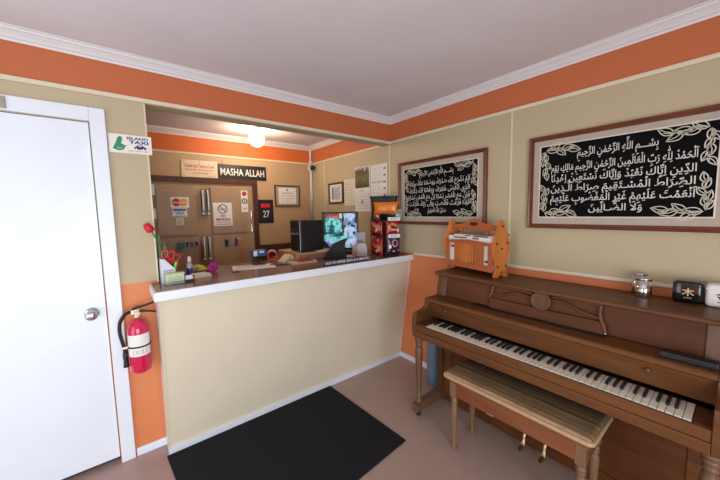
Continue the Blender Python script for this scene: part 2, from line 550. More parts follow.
# chair rail over the orange dado
struct('trim_9', B(-.012, 0, YF, -.33, 1.090, 1.112, .003), 'cream_trim')
# seams between the wall panels
struct('trim_10', B(-.006, 0, -1.247, -1.233, 1.112, 2.193), 'beige_seam')
struct('trim_11', B(-.006, 0, 1.255, 1.269, 1.0, 2.19), 'beige_seam')
struct('trim_12', B(-.008, 0, -.004, .012, 1.09, 2.193), 'beige_seam')
struct('trim_13', B(XO - .004, XO + .004, -.004, .124, 1.09, 2.19), 'beige_seam')
# baseboards
struct('baseboard_back', B(-2.245, -2.078, -.014, 0, 0, .05, .003), 'white')
struct('baseboard_right', B(-.014, 0, YF, -.135, 0, .05, .003), 'white')
# door with its casing and knob
bm = nb(); box(bm, DL + .003, DR - .003, .004, .044, .035, DT - .003, .002)
door = struct('door_1', bm, 'white')
kb = nb()
rotk = Matrix.Rotation(PI / 2, 4, 'X')   # +Z of the lathe points to -Y
KX, KZ = -2.392, .957
lathe(kb, [(.034, 0), (.034, .004), (.029, .009), (.014, .012), (.012, .030), (.022, .038), (.0285, .050), (.0275, .062), (.018, .070), (0, .072)], (KX, .004, KZ), mx=rotk)
obj('door_knob', kb, 'steel', door)
bm = nb()
box(bm, DR + .004, -2.252, -.018, 0, 0, 2.117, .003); box(bm, -3.32, DL - .004, -.018, 0, 0, 2.117, .003)
box(bm, DL - .004, DR + .004, -.018, 0, DT + .004, 2.117, .003)
struct('trim_14', bm, 'white')
bm = nb(); box(bm, DL, DR, .05, .06, 0, DT); struct('door_jamb', bm, 'dark_metal')

# little strike plate on the door casing
t = thing('strike_plate', 'small taupe metal plate on the white door casing', 'plate', (-2.635, -.018, 2.075))
obj('plate', B(-2.735, -2.628, -.026, -.018, 2.050, 2.108, .003), mat('taupe_metal', 'A29888', .4, .3), t)
for xx in (-2.680, -2.655):
    bm = nb(); lathe(bm, [(.006, 0), (.005, .004), (0, .005)], (xx, -.026, 2.08), 12, mx=rotk); obj('screw', bm, 'dark_metal', t)

# ================================================================ RECEPTION COUNTER
ZC = 1.085
t = thing('reception_counter', 'beige panelled reception counter with brown laminate top and white edging', 'counter', (-1.04, -.1, 0))
bm = nb(); prism(bm, [(-.122, .0), (-.282, 1.045), (-.22, 1.045), (-.09, .0)], -2.086, -.0005, 'X'); obj('front_panel', bm, 'beige', t)
bm = nb(); prism(bm, [(-.094, .0), (-.235, 1.045), (.12, 1.045), (.12, .0)], -2.0855, -2.068, 'X')
obj('end_panel', bm, 'white', t)
bm = nb(); prism(bm, [(-2.098, -.298), (-.0005, -.298), (-.0005, .62), (-1.06, .62), (-1.06, .40), (-2.058, .40), (-2.058, -.0005), (-2.098, -.0005)], 1.046, ZC, 'Z'); obj('worktop', bm, 'worktop', t)
bm = nb()
prism(bm, [(-.316, 1.036), (-.316, 1.088), (-.298, 1.088), (-.298, 1.036)], -2.112, -.0005, 'X', bev=.003)
box(bm, -2.112, -2.098, -.298, -.004, 1.036, 1.088, .003)
obj('edge_trim', bm, 'white', t)
bm = nb(); prism(bm, [(-.137, 0), (-.144, .045), (-.129, .045), (-.122, 0)], -2.088, -.0005, 'X'); obj('base_trim', bm, 'white', t)
bm = nb(); prism(bm, [(-.1305, .045), (-.284, 1.036), (-.279, 1.036), (-.1255, .045)], -.016, -.0005, 'X'); obj('corner_strip', bm, 'trim', t)
bm = nb(); prism(bm, [(-.1305, .045), (-.284, 1.036), (-.279, 1.036), (-.1255, .045)], -2.087, -2.075, 'X'); obj('corner_strip', bm, 'beige_seam', t)

# black floor mat
bm = nb(); prism(bm, [(-2.10, -.140), (-.885, -.140), (-.848, -1.003), (-2.03, -1.10)], .0, .008, 'Z', bev=.003)
tag(obj('floor_mat', bm, 'mat'), 'black rectangular rubber mat on the floor before the counter', 'mat')

# ================================================================ FAR WALL
def far(y=YB - .001):      # surface map on the far wall: u = x, v = z
    return lambda u, v: (u, y, v)
# fitted four-door cupboard
t = thing('cupboard', 'tall taupe four-door cupboard with dark brown frame behind the counter', 'cupboard', (-1.42, YB, 0))
CF = 1.56
obj('body', B(-2.10, -.885, CF, YB - .001, .02, 1.868), 'cupboard_rail', t)
bm = nb(); box(bm, -2.16, -2.10, CF - .02, YB - .001, 0, 1.93); box(bm, -.885, -.825, CF - .02, YB - .001, 0, 1.93); box(bm, -2.10, -.885, CF - .02, YB - .001, 1.868, 1.93)
obj('casing', bm, 'casing_dark', t)
cdoors = {}
for (x0, x1, sd) in ((-1.905, -1.535, 'l'), (-1.375, -.95, 'r')):
    for (z0, z1, vt) in ((1.285, 1.83, 'u'), (.30, 1.255, 'd')):
        cdoors[sd + vt] = obj('door', B(x0, x1, CF - .018, CF, z0, z1, .005), 'cupboard', t)
def pull(x, z0, z1, p):
    bm = nb()
    obj('handle_plate', B(x - .015, x + .015, CF - .024, CF - .0185, z0, z1, .002), 'black', p)
    tube(bm, smooth_pts([(x, CF - .026, z1 - .015), (x, CF - .046, z1 - .04), (x, CF - .050, (z0 + z1) / 2), (x, CF - .046, z0 + .07), (x, CF - .026, z0 + .05)]), .010, 8)
    lathe(bm, [(.016, 0), (.015, .012), (.008, .016), (0, .017)], (x, CF - .024, z0 + .022), 16, mx=rotk)
    return obj('handle', bm, 'pull_metal', p)
pull(-1.462, 1.50, 1.80, cdoors['lu']); pull(-1.408, 1.50, 1.80, cdoors['ru']); pull(-1.478, .98, 1.27, cdoors['ld']); pull(-1.420, .98, 1.27, cdoors['rd'])
for z in (1.78, 1.53): obj('hinge', B(-1.95, -1.909, CF - .014, CF, z - .055, z + .055, .004), 'white', cdoors['lu'])
for z in (1.50, 1.33): obj('hinge', B(-.918, -.896, CF - .014, CF, z - .05, z + .05, .004), 'chrome', cdoors['ru'])

FD = CF - .019           # door face
def sticker(name, label, cat, x0, x1, z0, z1, y=FD, m='paper', th=.0025, group=None):
    return thing(name, label, cat, ((x0 + x1) / 2, y, z0), 0, group), B(x0, x1, y - th, y, z0, z1)
# card sticker with two overlapping discs
t, bm = sticker('card_sticker', 'white sticker with red and orange overlapping ovals on the upper left cupboard door', 'sticker', -1.775, -1.60, 1.592, 1.706)
obj('sheet', bm, 'paper', t)
mp = far(FD - .004); bm = nb()
disc(bm, mp, -1.722, 1.650, .042, .043); obj('left_disc', bm, 'ink_red', t)
mp = far(FD - .0042); bm = nb(); disc(bm, mp, -1.655, 1.650, .042, .043); obj('right_disc', bm, 'ink_orange', t)
mp = far(FD - .0048); bm = nb(); put_text(bm, 'MasterCard', mp, -1.755, -1.622, 1.639, 1.661, .01); obj('lettering', bm, 'ink_white', t)
t, bm = sticker('card_sticker', 'white sticker with blue stripe and blue letters below the oval sticker', 'sticker', -1.765, -1.625, 1.490, 1.585)
obj('sheet', bm, 'paper', t)
mp = far(FD - .004); bm = nb(); rect(bm, mp, -1.757, -1.633, 1.556, 1.578); put_text(bm, 'VISA', mp, -1.742, -1.648, 1.518, 1.549, .02); rect(bm, mp, -1.757, -1.633, 1.496, 1.503); obj('lettering', bm, 'ink_blue', t)
t, bm = sticker('small_sticker', 'small pale square sticker under the blue-striped sticker', 'sticker', -1.735, -1.665, 1.40, 1.482)
obj('sheet', bm, 'paper2', t)
mp = far(FD - .004); bm = nb(); ring(bm, mp, -1.70, 1.447, .018, .006); rect(bm, mp, -1.718, -1.682, 1.413, 1.419); obj('print', bm, 'ink_grey', t)
# no smoking notice
t, bm = sticker('no_smoking_notice', 'white no smoking notice on the upper right cupboard door', 'notice', -1.356, -1.147, 1.375, 1.648)
sh = obj('sheet', bm, 'paper', t)
mp = lambda u, v: (u - .022, FD - .004, v)
bm = nb(); ring(bm, mp, -1.23, 1.575, .050, .009); ribbon(bm, [(-1.264, 1.611), (-1.196, 1.539)], .009, mp)
obj('ban_ring', bm, 'ink_dark', sh)
mp = lambda u, v: (u - .022, FD - .0045, v)
bm = nb(); rect(bm, mp, -1.27, -1.20, 1.566, 1.576); ribbon(bm, [(-1.198, 1.573), (-1.19, 1.59), (-1.2, 1.602)], .005, mp); obj('cigarette', bm, 'ink_grey', sh)
bm = nb(); put_text(bm, 'THANK YOU FOR', mp, -1.315, -1.145, 1.410, 1.422, .02); put_text(bm, 'YOUR COOPERATION', mp, -1.320, -1.140, 1.388, 1.400, .02); obj('small_print', bm, 'ink_dark', sh)
bm = nb(); put_text(bm, 'NO', mp, -1.258, -1.202, 1.480, 1.506, .03); put_text(bm, 'SMOKING', mp, -1.312, -1.148, 1.436, 1.467, .03); obj('lettering', bm, 'ink_red', sh)
# stack of three little emblems
t, bm = sticker('emblem_sticker', 'tall white sticker with red emblem and dark ring at cupboard right edge', 'sticker', -1.032, -.955, 1.534, 1.795)
sh = obj('sheet', bm, 'paper', t)
mp = lambda u, v: (u - .02, FD - .004, v)
bm = nb(); disc(bm, mp, -.973, 1.757, .027, .029); obj('red_emblem', bm, 'ink_red', sh)
bm = nb(); ring(bm, mp, -.973, 1.668, .028, .013); obj('dark_ring', bm, 'ink_dark', sh)
bm = nb(); disc(bm, mp, -.973, 1.668, .010, .010); obj('centre_dot', bm, 'ink_dark', sh)
bm = nb(); put_text(bm, 'NO', mp, -.995, -.95, 1.565, 1.588, .02); obj('lettering', bm, 'ink_dark', sh)

# keys on the lower doors
def keyset(x, z, ln, m, label, fob=None, cat='keys', wide=.012):
    wide *= 1.35; ln *= 1.12
    t = thing('key_ring', label, cat, (x, FD, z - ln), 0, 'keys hanging on the cupboard')
    bm = nb(); tube(bm, [(x + .013 * math.cos(2 * PI * i / 14), FD - .007, z - .013 + .013 * math.sin(2 * PI * i / 14)) for i in range(14)], .0022, 6, True); obj('ring', bm, 'steel', t)
    bm = nb(); tube(bm, [(x, FD - .001, z + .004), (x, FD - .012, z + .002), (x, FD - .012, z + .008)], .002, 6); obj('hook', bm, 'dark_metal', t)
    bm = nb()
    prism(bm, [(x - wide * .5, z - .024), (x + wide * .5, z - .024), (x + wide, z - .04), (x + wide * .8, z - ln), (x - wide * .8, z - ln), (x - wide, z - .04)], FD - .012, FD - .004, 'Y', bev=.002)
    obj('fob', bm, m, t)
    bm = nb(); lathe(bm, [(.009, -.001), (.009, .001)], (x + wide + .006, FD - .008, z - .034), 12, mx=rotk); box(bm, x + wide + .003, x + wide + .008, FD - .0095, FD - .0075, z - .075, z - .04); obj('key', bm, 'steel', t)
    return t
keyset(-1.725, 1.240, .095, 'teal_plastic', 'leftmost key ring on the cupboard, with dark green fob', wide=.018)
keyset(-1.685, 1.235, .085, 'teal_plastic', 'key ring with teal fob, second from left on the cupboard', wide=.012)
keyset(-1.648, 1.236, .070, 'black', 'key ring with black fob, third from left on the cupboard')
keyset(-1.602, 1.236, .075, 'purple', 'key ring with dark purple fob, fourth from left on the cupboard')
keyset(-1.552, 1.232, .060, 'black', 'key ring with short black fob, left of the red lanyard')
keyset(-1.505, 1.240, .215, 'red_plastic', 'key ring with long thin red lanyard on the lower left cupboard door', wide=.006)
keyset(-1.232, 1.238, .100, 'black', 'key ring with black fob, left of three on lower right door', wide=.014)
keyset(-1.175, 1.236, .095, 'grey_plastic', 'key ring with grey fob, middle of three on lower right door', wide=.012)
keyset(-1.120, 1.240, .105, 'purple', 'key ring with purple fob, right of three on lower right door', wide=.013)
t = thing('hanging_strap', 'long flat orange strap hanging on the lower right cupboard door', 'strap', (-1.05, FD, .84), 0)
obj('strap', B(-1.066, -1.034, FD - .006, FD - .002, .84, 1.19, .001), 'orange_tag', t)
bm = nb(); lathe(bm, [(.008, 0), (.008, .006), (0, .007)], (-1.05, FD, 1.18), 12, mx=rotk); obj('pin', bm, 'dark_metal', t)
# signs on the far wall
YW = YB
t = thing('notice_sign', 'cream sign with red handwriting-style text left of the black sign', 'sign', (-1.45, YW, 1.93))
obj('board', B(-1.642, -1.266, YW - .012, YW, 1.922, 2.126, .003), mat('cream_sign', 'E3CDAE', .5, var=.03), t)
mp = far(YW - .013); bm = nb()
put_text(bm, 'Check the Tires to Look', mp, -1.61, -1.298, 2.045, 2.083, .015); put_text(bm, 'Please take every Precaution', mp, -1.60, -1.31, 2.005, 2.032, .008); put_text(bm, 'or go the Ready', mp, -1.54, -1.37, 1.968, 1.996, .008); obj('lettering', bm, 'ink_red', t)
bm = nb()
for u, v in ((-1.62, 2.1), (-1.29, 2.1), (-1.62, 1.95), (-1.29, 1.95)):
    su = 1 if u < -1.45 else -1; sv = 1 if v < 2.02 else -1
    ribbon(bm, [(u, v + sv * .02), (u, v), (u + su * .02, v)], .003, mp)
put_text(bm, 'Thank you', mp, -1.39, -1.31, 1.945, 1.955); obj('corner_ornament', bm, 'ink_grey', t)
for u in (-1.63, -1.453, -1.28):
    bm = nb(); lathe(bm, [(.005, 0), (.004, .003), (0, .004)], (u, YW - .012, 2.108), 10, mx=rotk); obj('screw', bm, 'dark_metal', t)
t = thing('wall_sign', 'long black sign with white capital letters above the cupboard', 'sign', (-.96, YW, 1.93))
obj('board', B(-1.262, -.675, YW - .016, YW, 1.935, 2.108, .003), 'black', t)
mp = far(YW - .0175); bm = nb(); put_text(bm, 'MASHA ALLAH', mp, -1.235, -.705, 1.977, 2.062, .012); obj('lettering', bm, 'ink_white', t)
bm = nb(); tube(bm, [(-1.22, YW - .004, 2.105), (-1.215, YW - .004, 2.165), (-1.2, YW - .004, 2.105)], .0022, 6); obj('hanging_wire', bm, 'steel', t)
# black day card 27
t = thing('hanging_day_card', 'black wall card reading 27 with red header', 'calendar', (-.703, YW, 1.385))
obj('card', B(-.808, -.598, YW - .012, YW, 1.385, 1.690, .003), 'black', t)
mp = far(YW - .0135); bm = nb(); rect(bm, mp, -.765, -.645, 1.590, 1.640); obj('header', bm, mat('bright_red', 'D8202E', .5), t)
bm = nb(); put_text(bm, '27', mp, -.742, -.655, 1.462, 1.548, .005); obj('lettering', bm, 'ink_white', t)
mp = far(YW - .0145); bm = nb(); put_text(bm, 'TUE', mp, -.725, -.685, 1.604, 1.626, .005); obj('header_lettering', bm, mat('dark_red_ink', '7A1018', .5), t)
# certificate
def framed(name, label, x0, x1, z0, z1, fw=.016):
    t = thing(name, label, 'picture', ((x0 + x1) / 2, YW, z0))
    bm = nb(); y0, y1 = YW - .022, YW
    box(bm, x0, x0 + fw, y0, y1, z0, z1, .003); box(bm, x1 - fw, x1, y0, y1, z0, z1, .003); box(bm, x0 + fw, x1 - fw, y0, y1, z0, z0 + fw, .003); box(bm, x0 + fw, x1 - fw, y0, y1, z1 - fw, z1, .003)
    obj('frame', bm, 'casing_dark', t)
    return t
t = framed('certificate_frame', 'brown framed certificate on the far wall right of the 27 card', -.571, -.205, 1.602, 1.888)
obj('mount', B(-.555, -.221, YW - .012, YW, 1.618, 1.872), mat('grey_mount', 'A79C92', .6), t)
obj('certificate', B(-.515, -.262, YW - .0135, YW - .012, 1.640, 1.852), 'paper', t)
mp = far(YW - .0145); bm = nb(); disc(bm, mp, -.39, 1.822, .012, .016); rect(bm, mp, -.47, -.31, 1.778, 1.786)
for k in range(4): rect(bm, mp, -.49 + .02 * (k % 2), -.29 - .02 * (k % 2), 1.752 - k * .022, 1.755 - k * .022)
rect(bm, mp, -.49, -.44, 1.665, 1.668); rect(bm, mp, -.41, -.36, 1.665, 1.668); rect(bm, mp, -.34, -.29, 1.665, 1.668); obj('print', bm, 'ink_grey', t)

# conduit and camera in the corner
t = thing('conduit', 'white vertical conduit in the far corner of the back room', 'conduit', (-.03, YW - .02, 1.40))
bm = nb(); tube(bm, [(-.022, YW - .022, 1.40), (-.022, YW - .022, 2.386)], .016, 12); obj('pipe', bm, 'trim', t)
bm = nb(); box(bm, -.044, -.001, YW - .04, YW - .001, 1.70, 1.715); box(bm, -.044, -.001, YW - .04, YW - .001, 2.22, 2.235); obj('clip', bm, 'trim', t)
t = thing('mounted_security_camera', 'small black round security camera mounted by the corner conduit', 'camera', (-.03, YW - .09, 2.12))
bm = nb(); box(bm, -.075, -.001, YW - .075, YW - .04, 2.10, 2.17, .006); obj('bracket', bm, 'white', t)
bm = nb(); ball(bm, (-.045, YW - .115, 2.135), .036); obj('housing', bm, 'black_gloss', t)
bm = nb(); lathe(bm, [(.018, 0), (.018, .008), (.012, .010), (0, .010)], (-.055, YW - .146, 2.13), 16, mx=rotk); obj('lens', bm, 'dark_metal', t)

# globe lamp on the ceiling
BX, BY, BZ, BR = -.976, 1.08, 2.322, .077
t = thing('globe_lamp', 'glowing round white globe lamp on the back room ceiling', 'lamp', (BX, BY, H))
bm = nb(); lathe(bm, [(.05, H - .001), (.05, H - .012), (.035, H - .022), (.03, BZ + BR * .93)], (BX, BY, 0), 24); obj('lamp_holder', bm, 'white', t)
bm = nb(); ball(bm, (BX, BY, BZ), BR, seg=32); obj('globe', bm, emis('warm_globe', 'FFE6C6', 80), t)

# ---------------------------------------------------------------- right wall, back part
def rw(x=-.001):      # map on the right wall: u grows to the viewer's right = -Y
    return lambda u, v: (x, -u, v)
def rbox(x0, x1, u0, u1, z0, z1, bev=0): return B(x0, x1, -u1, -u0, z0, z1, bev)
t = thing('small_picture', 'small dark framed certificate on right wall above the monitor', 'picture', (0, .99, 1.62))
bm = nb(); u0, u1, z0, z1, fw = -1.155, -.825, 1.622, 1.888, .022
for a in ((u0, u0 + fw, z0, z1), (u1 - fw, u1, z0, z1), (u0 + fw, u1 - fw, z0, z0 + fw), (u0 + fw, u1 - fw, z1 - fw, z1)): box(bm, -.022, 0, -a[1], -a[0], a[2], a[3], .003)
obj('frame', bm, 'casing_dark', t)
obj('mount', rbox(-.010, 0, u0 + fw, u1 - fw, z0 + fw, z1 - fw), 'paper', t)
mp = rw(-.0115); bm = nb(); rect(bm, mp, -1.08, -.895, 1.672, 1.838); obj('print', bm, mat('pale_blue_print', 'B9BEC8', .6, var=.1, scale=25), t)
mp = rw(-.0122); bm = nb(); rect(bm, mp, -1.075, -1.045, 1.68, 1.83)
for k in range(5): rect(bm, mp, -1.03, -.91, 1.80 - k * .026, 1.804 - k * .026)
obj('print_lines', bm, 'ink_grey', t)
t = thing('wall_paper', 'plain white sheet pinned between the small picture and the photo calendar', 'paper', (0, .70, 1.60))
obj('sheet', rbox(-.003, 0, -.815, -.60, 1.592, 1.908), 'paper2', t)
mp = rw(-.0042); bm = nb(); disc(bm, mp, -.75, 1.85, .010, .016)
for k in range(6): rect(bm, mp, -.79, -.64, 1.80 - k * .03, 1.803 - k * .03)
obj('print', bm, 'ink_grey', t)
t = thing('picture_calendar', 'wall calendar with landscape photo above a white month page', 'calendar', (0, .46, 1.52))
obj('page', rbox(-.005, 0, -.592, -.322, 1.515, 2.02), 'paper', t)
def photo_mat():
    m, nt, b = base_mat('landscape_photo')
    geo = N(nt, 'ShaderNodeTexCoord'); sp = N(nt, 'ShaderNodeSeparateXYZ'); nt.links.new(geo.outputs['Object'], sp.inputs[0])
    nz = N(nt, 'ShaderNodeTexNoise'); nz.inputs['Scale'].default_value = 14; nz.inputs['Detail'].default_value = 5; nt.links.new(geo.outputs['Object'], nz.inputs['Vector'])
    ma = N(nt, 'ShaderNodeMath', operation='MULTIPLY_ADD'); ma.inputs[1].default_value = .22; nt.links.new(nz.outputs['Fac'], ma.inputs[0]); nt.links.new(sp.outputs['Z'], ma.inputs[2])
    cr = N(nt, 'ShaderNodeValToRGB'); e = cr.color_ramp.elements
    e[0].position = .28; e[0].color = lin('5A5A30'); e[1].position = .62; e[1].color = lin('C3C0CC')
    for p_, h_ in ((.38, '3C3418'), (.48, '6E6A34'), (.57, '3A4020')): x = e.new(p_); x.color = lin(h_)
    nt.links.new(ma.outputs[0], cr.inputs[0]); nt.links.new(cr.outputs[0], b.inputs['Base Color']); b.inputs['Roughness'].default_value = .4
    return m
mp = rw(-.0065); bm = nb(); rect(bm, mp, -.585, -.33, 1.785, 2.012); obj('photo', bm, photo_mat(), t)
bm = nb()
for k in range(6): rect(bm, mp, -.575, -.34, 1.72 - k * .034, 1.722 - k * .034)
for k in range(7): rect(bm, mp, -.575 + k * .039, -.573 + k * .039, 1.55, 1.72)
rect(bm, mp, -.475, -.445, 1.60, 1.645); put_text(bm, 'MAY', mp, -.50, -.42, 1.74, 1.765); obj('grid', bm, 'ink_grey', t)
bm = nb(); lathe(bm, [(.006, 0), (.006, .004), (0, .005)], (-.005, .457, 2.012), 10, mx=Matrix.Rotation(-PI / 2, 4, 'Y')); obj('pin', bm, 'dark_metal', t)
t = thing('hanging_year_planner', 'white sheet with rows of print right of the photo calendar', 'planner', (0, .17, 1.60))
obj('page', rbox(-.004, 0, -.305, -.045, 1.60, 2.015), 'paper', t)
mp = rw(-.0052); bm = nb()
for k in range(14): rect(bm, mp, -.29, -.13, 1.975 - k * .026, 1.977 - k * .026)
for k in range(5): rect(bm, mp, -.098, -.062, 1.955 - k * .07, 1.975 - k * .07)
rect(bm, mp, -.29, -.06, 1.826, 1.832); obj('print', bm, 'ink_grey', t)

# ================================================================ TWO BIG CALLIGRAPHY FRAMES
def big_frame(label, u0, u1, z0, z1, b0, b1, bz0, bz1):
    t = thing('calligraphy_frame', label, 'picture', (0, -(u0 + u1) / 2, z0), 0, 'framed black calligraphy panels')
    fw = .030; bm = nb()
    # moulding profile: outer bead, hollow, inner lip  (reach from wall, in-plane offset)
    prof = [(0, 0), (.026, .002), (.030, .008), (.026, .014), (.020, .019), (.022, .026), (.016, fw), (0, fw)]
    loops = []
    for d, i in prof:
        loops.append([bm.verts.new((-.001 - d, -u, z)) for u, z in ((u0 + i, z0 + i), (u1 - i, z0 + i), (u1 - i, z1 - i), (u0 + i, z1 - i))])
    for A, Bq in zip(loops, loops[1:]):
        for k in range(4): bm.faces.new((A[k], A[(k + 1) % 4], Bq[(k + 1) % 4], Bq[k]))
    bmesh.ops.recalc_face_normals(bm, faces=bm.faces[:])
    obj('frame', bm, 'frame_wood', t)
    obj('mount', rbox(-.012, -.001, u0 + fw, u1 - fw, z0 + fw, z1 - fw), 'frame_mat', t)
    bm = nb(); w = .006
    for a in ((b0 - w, b0, bz0 - w, bz1 + w), (b1, b1 + w, bz0 - w, bz1 + w), (b0, b1, bz0 - w, bz0), (b0, b1, bz1, bz1 + w)): box(bm, -.015, -.012, -a[1], -a[0], a[2], a[3])
    obj('inner_slip', bm, mat('pale_slip', 'D8D2C8', .4), t)
    return obj('panel', rbox(-.0135, -.012, b0, b1, bz0, bz1), 'blackboard', t)
def ornaments(t, b0, b1, z0, z1, big=1.0):
    mp = rw(-.0146); w, h = b1 - b0, z1 - z0
    for sx in (0, 1):
        X = (lambda q: b0 + q) if sx == 0 else (lambda q: b1 - q)
        for sz in (0, 1):
            Z = (lambda q: z0 + q) if sz == 0 else (lambda q: z1 - q)
            bm = nb()
            def run(pts, ln, n):
                P = smooth_pts([(a, b, 0) for a, b in pts], 8)
                ribbon(bm, [(p.x, p.y) for p in P], .0035, mp)
                for k in range(n):
                    i = int((len(P) - 2) * (k + .3) / n); d = P[i + 1] - P[i]
                    leaf(bm, P[i].x, P[i].y, math.atan2(d.y, d.x) + (.42 if k % 2 else -.34), ln, mp, .0046)
            m = .027
            run([(X(m * 1.2), Z(m)), (X(m + .05), Z(m * .8)), (X(m + .10), Z(m * 1.3)), (X(w * .25), Z(m))], .070 * big, 5)
            run([(X(m), Z(m * 1.2)), (X(m * .8), Z(m + .05)), (X(m * 1.3), Z(m + .11)), (X(m), Z(h * .42))], .052 * big, 6)
            obj('leaf_ornament', bm, 'gold_paint', t)

# frame nearer the camera
def write_lines(t, lines, m='silver_paint'):
    mp = rw(-.0148); bm = nb()
    for s, ua, ub, zc, em in lines: arabic_line(bm, s, mp, ub, ua, zc - .30 * em, em, .008)
    return obj('calligraphy', bm, m, t)
t = big_frame('large framed black calligraphy panel on the right, above the cups on the piano', 1.370, 2.285, 1.382, 1.982, 1.442, 2.213, 1.459, 1.912)
write_lines(t, [
    ('بِسْـــمِ ٱللَّهِ ٱلرَّحْمٰنِ ٱلرَّحِيمِ'.replace('ٱ', 'ا'), 1.646, 2.007, 1.848, .058),
    ('اَلْحَمْدُ لِلّٰهِ رَبِّ الْعَالَمِينَ الرَّحْمٰنِ الرَّحِيمِ مَالِكِ يَوْمِ', 1.507, 2.150, 1.766, .056),
    ('الدِّينِ اِيَّاكَ نَعْبُدُ وَاِيَّاكَ نَسْتَعِينُ اِهْدِنَا', 1.507, 2.150, 1.699, .056),
    ('الصِّرَاطَ الْمُسْـتَقِيمَ صِرَاطَ الَّـذِينَ', 1.507, 2.150, 1.637, .056),
    ('اَنْعَمْتَ عَلَيْهِمْ غَيْرِ الْمَغْضُوبِ عَلَيْهِمْ', 1.507, 2.150, 1.574, .056),
    ('وَلَا الضَّـالِّينَ', 1.715, 1.96, 1.512, .054)])
ornaments(t, 1.442, 2.213, 1.459, 1.912)
t = big_frame('framed black calligraphy panel on the wall behind the magazine rack', .136, 1.066, 1.382, 1.980, .212, .988, 1.457, 1.908)
write_lines(t, [
    ('بِسْـــمِ اللّٰهِ الرَّحْمٰنِ الرَّحِيمِ', .40, .77, 1.850, .052),
    ('اَلَمْ نَشْرَحْ لَكَ صَدْرَكَ وَوَضَعْنَا عَنْكَ وِزْرَكَ', .27, .925, 1.764, .050),
    ('الَّذِي اَنْقَضَ ظَهْرَكَ وَرَفَعْنَا لَكَ ذِكْرَكَ', .27, .925, 1.697, .050),
    ('فَاِنَّ مَعَ الْعُسْرِ يُسْرًا اِنَّ مَعَ الْعُسْرِ يُسْرًا', .27, .925, 1.636, .050),
    ('فَاِذَا فَرَغْتَ فَانْصَبْ وَاِلَى رَبِّكَ فَارْغَبْ', .27, .925, 1.575, .050),
    ('صَدَقَ اللّٰهُ الْعَظِيمُ', .50, .70, 1.512, .048)])
ornaments(t, .212, .988, 1.457, 1.908)

# ================================================================ ISLAND TAXI SIGN and EXTINGUISHER on the back wall
t = thing('taxi_sign', 'small white sign with green map shape and navy lettering beside the door', 'sign', (-2.145, -.001, 1.884))
obj('board', B(-2.246, -2.040, -.006, -.0045, 1.884, 1.992, .0005), 'paper', t)
obj('backing', B(-2.240, -2.066, -.0045, -.0005, 1.89, 1.985), 'grey_plastic', t)
mp = lambda u, v: (-2.246 + u * .206, -.0068, 1.884 + v * .108)
bm = nb(); flat(bm, [mp(u, v) for u, v in ((.10, .30), (.16, .55), (.20, .80), (.25, .90), (.31, .84), (.30, .68), (.27, .52), (.36, .42), (.42, .44), (.36, .34), (.34, .22), (.28, .15), (.22, .12), (.14, .16), (.08, .22))]); obj('map_shape', bm, 'ink_green', t)
bm = nb(); put_text(bm, 'ISLAND', mp, .42, .92, .75, .90, .03); put_text(bm, 'TAXI', mp, .46, .92, .54, .71, .04)
flat(bm, [mp(u, v) for u, v in ((.57, .25), (.58, .38), (.62, .40), (.66, .50), (.76, .50), (.82, .40), (.86, .36), (.86, .25))]); obj('lettering', bm, 'ink_navy', t)
bm = nb(); put_text(bm, '653 754 5555', mp, .43, .90, .11, .18, .01); obj('number', bm, 'ink_red', t)
mp = lambda u, v: (-2.246 + u * .206, -.0074, 1.884 + v * .108)
bm = nb()
for u in (.62, .79): disc(bm, mp, u, .26, .025, .05, 12)
rect(bm, mp, .67, .75, .41, .47)
ribbon(bm, [(.18, .3), (.23, .24), (.29, .27)], .02, mp); obj('car_wheels', bm, 'ink_white', t)

EX, EY = -2.188, -.075
t = thing('fire_extinguisher', 'red fire extinguisher hanging on the orange wall beside the door', 'extinguisher', (EX, EY, .562))
bm = nb(); lathe(bm, [(0, .566), (.040, .562), (.050, .568), (.0545, .580), (.0545, .815), (.052, .835), (.044, .856), (.030, .872), (.020, .880), (.018, .892), (0, .892)], (EX, EY, 0), 32); obj('tank', bm, 'red_tank', t)
def band_part(r, z0, z1, a0, a1, n=20):
    bm = nb(); rows = []
    for i in range(n + 1):
        a = a0 + (a1 - a0) * i / n
        rows.append((bm.verts.new((EX + r * math.cos(a), EY + r * math.sin(a), z0)), bm.verts.new((EX + r * math.cos(a), EY + r * math.sin(a), z1))))
    for (a, b), (c, d) in zip(rows, rows[1:]): f = bm.faces.new((a, c, d, b)); f.smooth = True
    return bm
la0, la1 = math.radians(-168), math.radians(-20)
exl = obj('label', band_part(.0551, .672, .802, la0, la1), 'paper', t)
def cyl_map(r): return lambda u, v: (EX + r * math.cos(la0 + (la1 - la0) * u), EY + r * math.sin(la0 + (la1 - la0) * u), .672 + v * .13)
mp = cyl_map(.0556); bm = nb()
for k in range(3): ribbon(bm, [(.30 + .17 * k, .10), (.30 + .17 * k, .28), (.41 + .17 * k, .28), (.41 + .17 * k, .10)], .018, mp, closed=True)
for k in range(4): rect(bm, mp, .3, .75, .62 + k * .07, .635 + k * .07)
rect(bm, mp, .25, .8, .40, .43); obj('label_print', bm, 'ink_grey', exl)
bm = nb(); tube(bm, [(EX + .0565 * math.cos(2 * PI * i / 32), EY + .0565 * math.sin(2 * PI * i / 32), .728) for i in range(32)], .005, 6, True); obj('strap', bm, 'black', t)
obj('bracket', B(EX - .02, EX + .02, EY + .053, -.001, .58, .86, .002), 'dark_metal', t)
bm = nb(); lathe(bm, [(.017, .892), (.020, .896), (.020, .908), (.014, .912), (.014, .930), (0, .930)], (EX, EY, 0), 20)
box(bm, EX - .028, EX + .016, EY - .012, EY + .012, .918, .946, .003); exv = obj('valve', bm, 'brass', t)
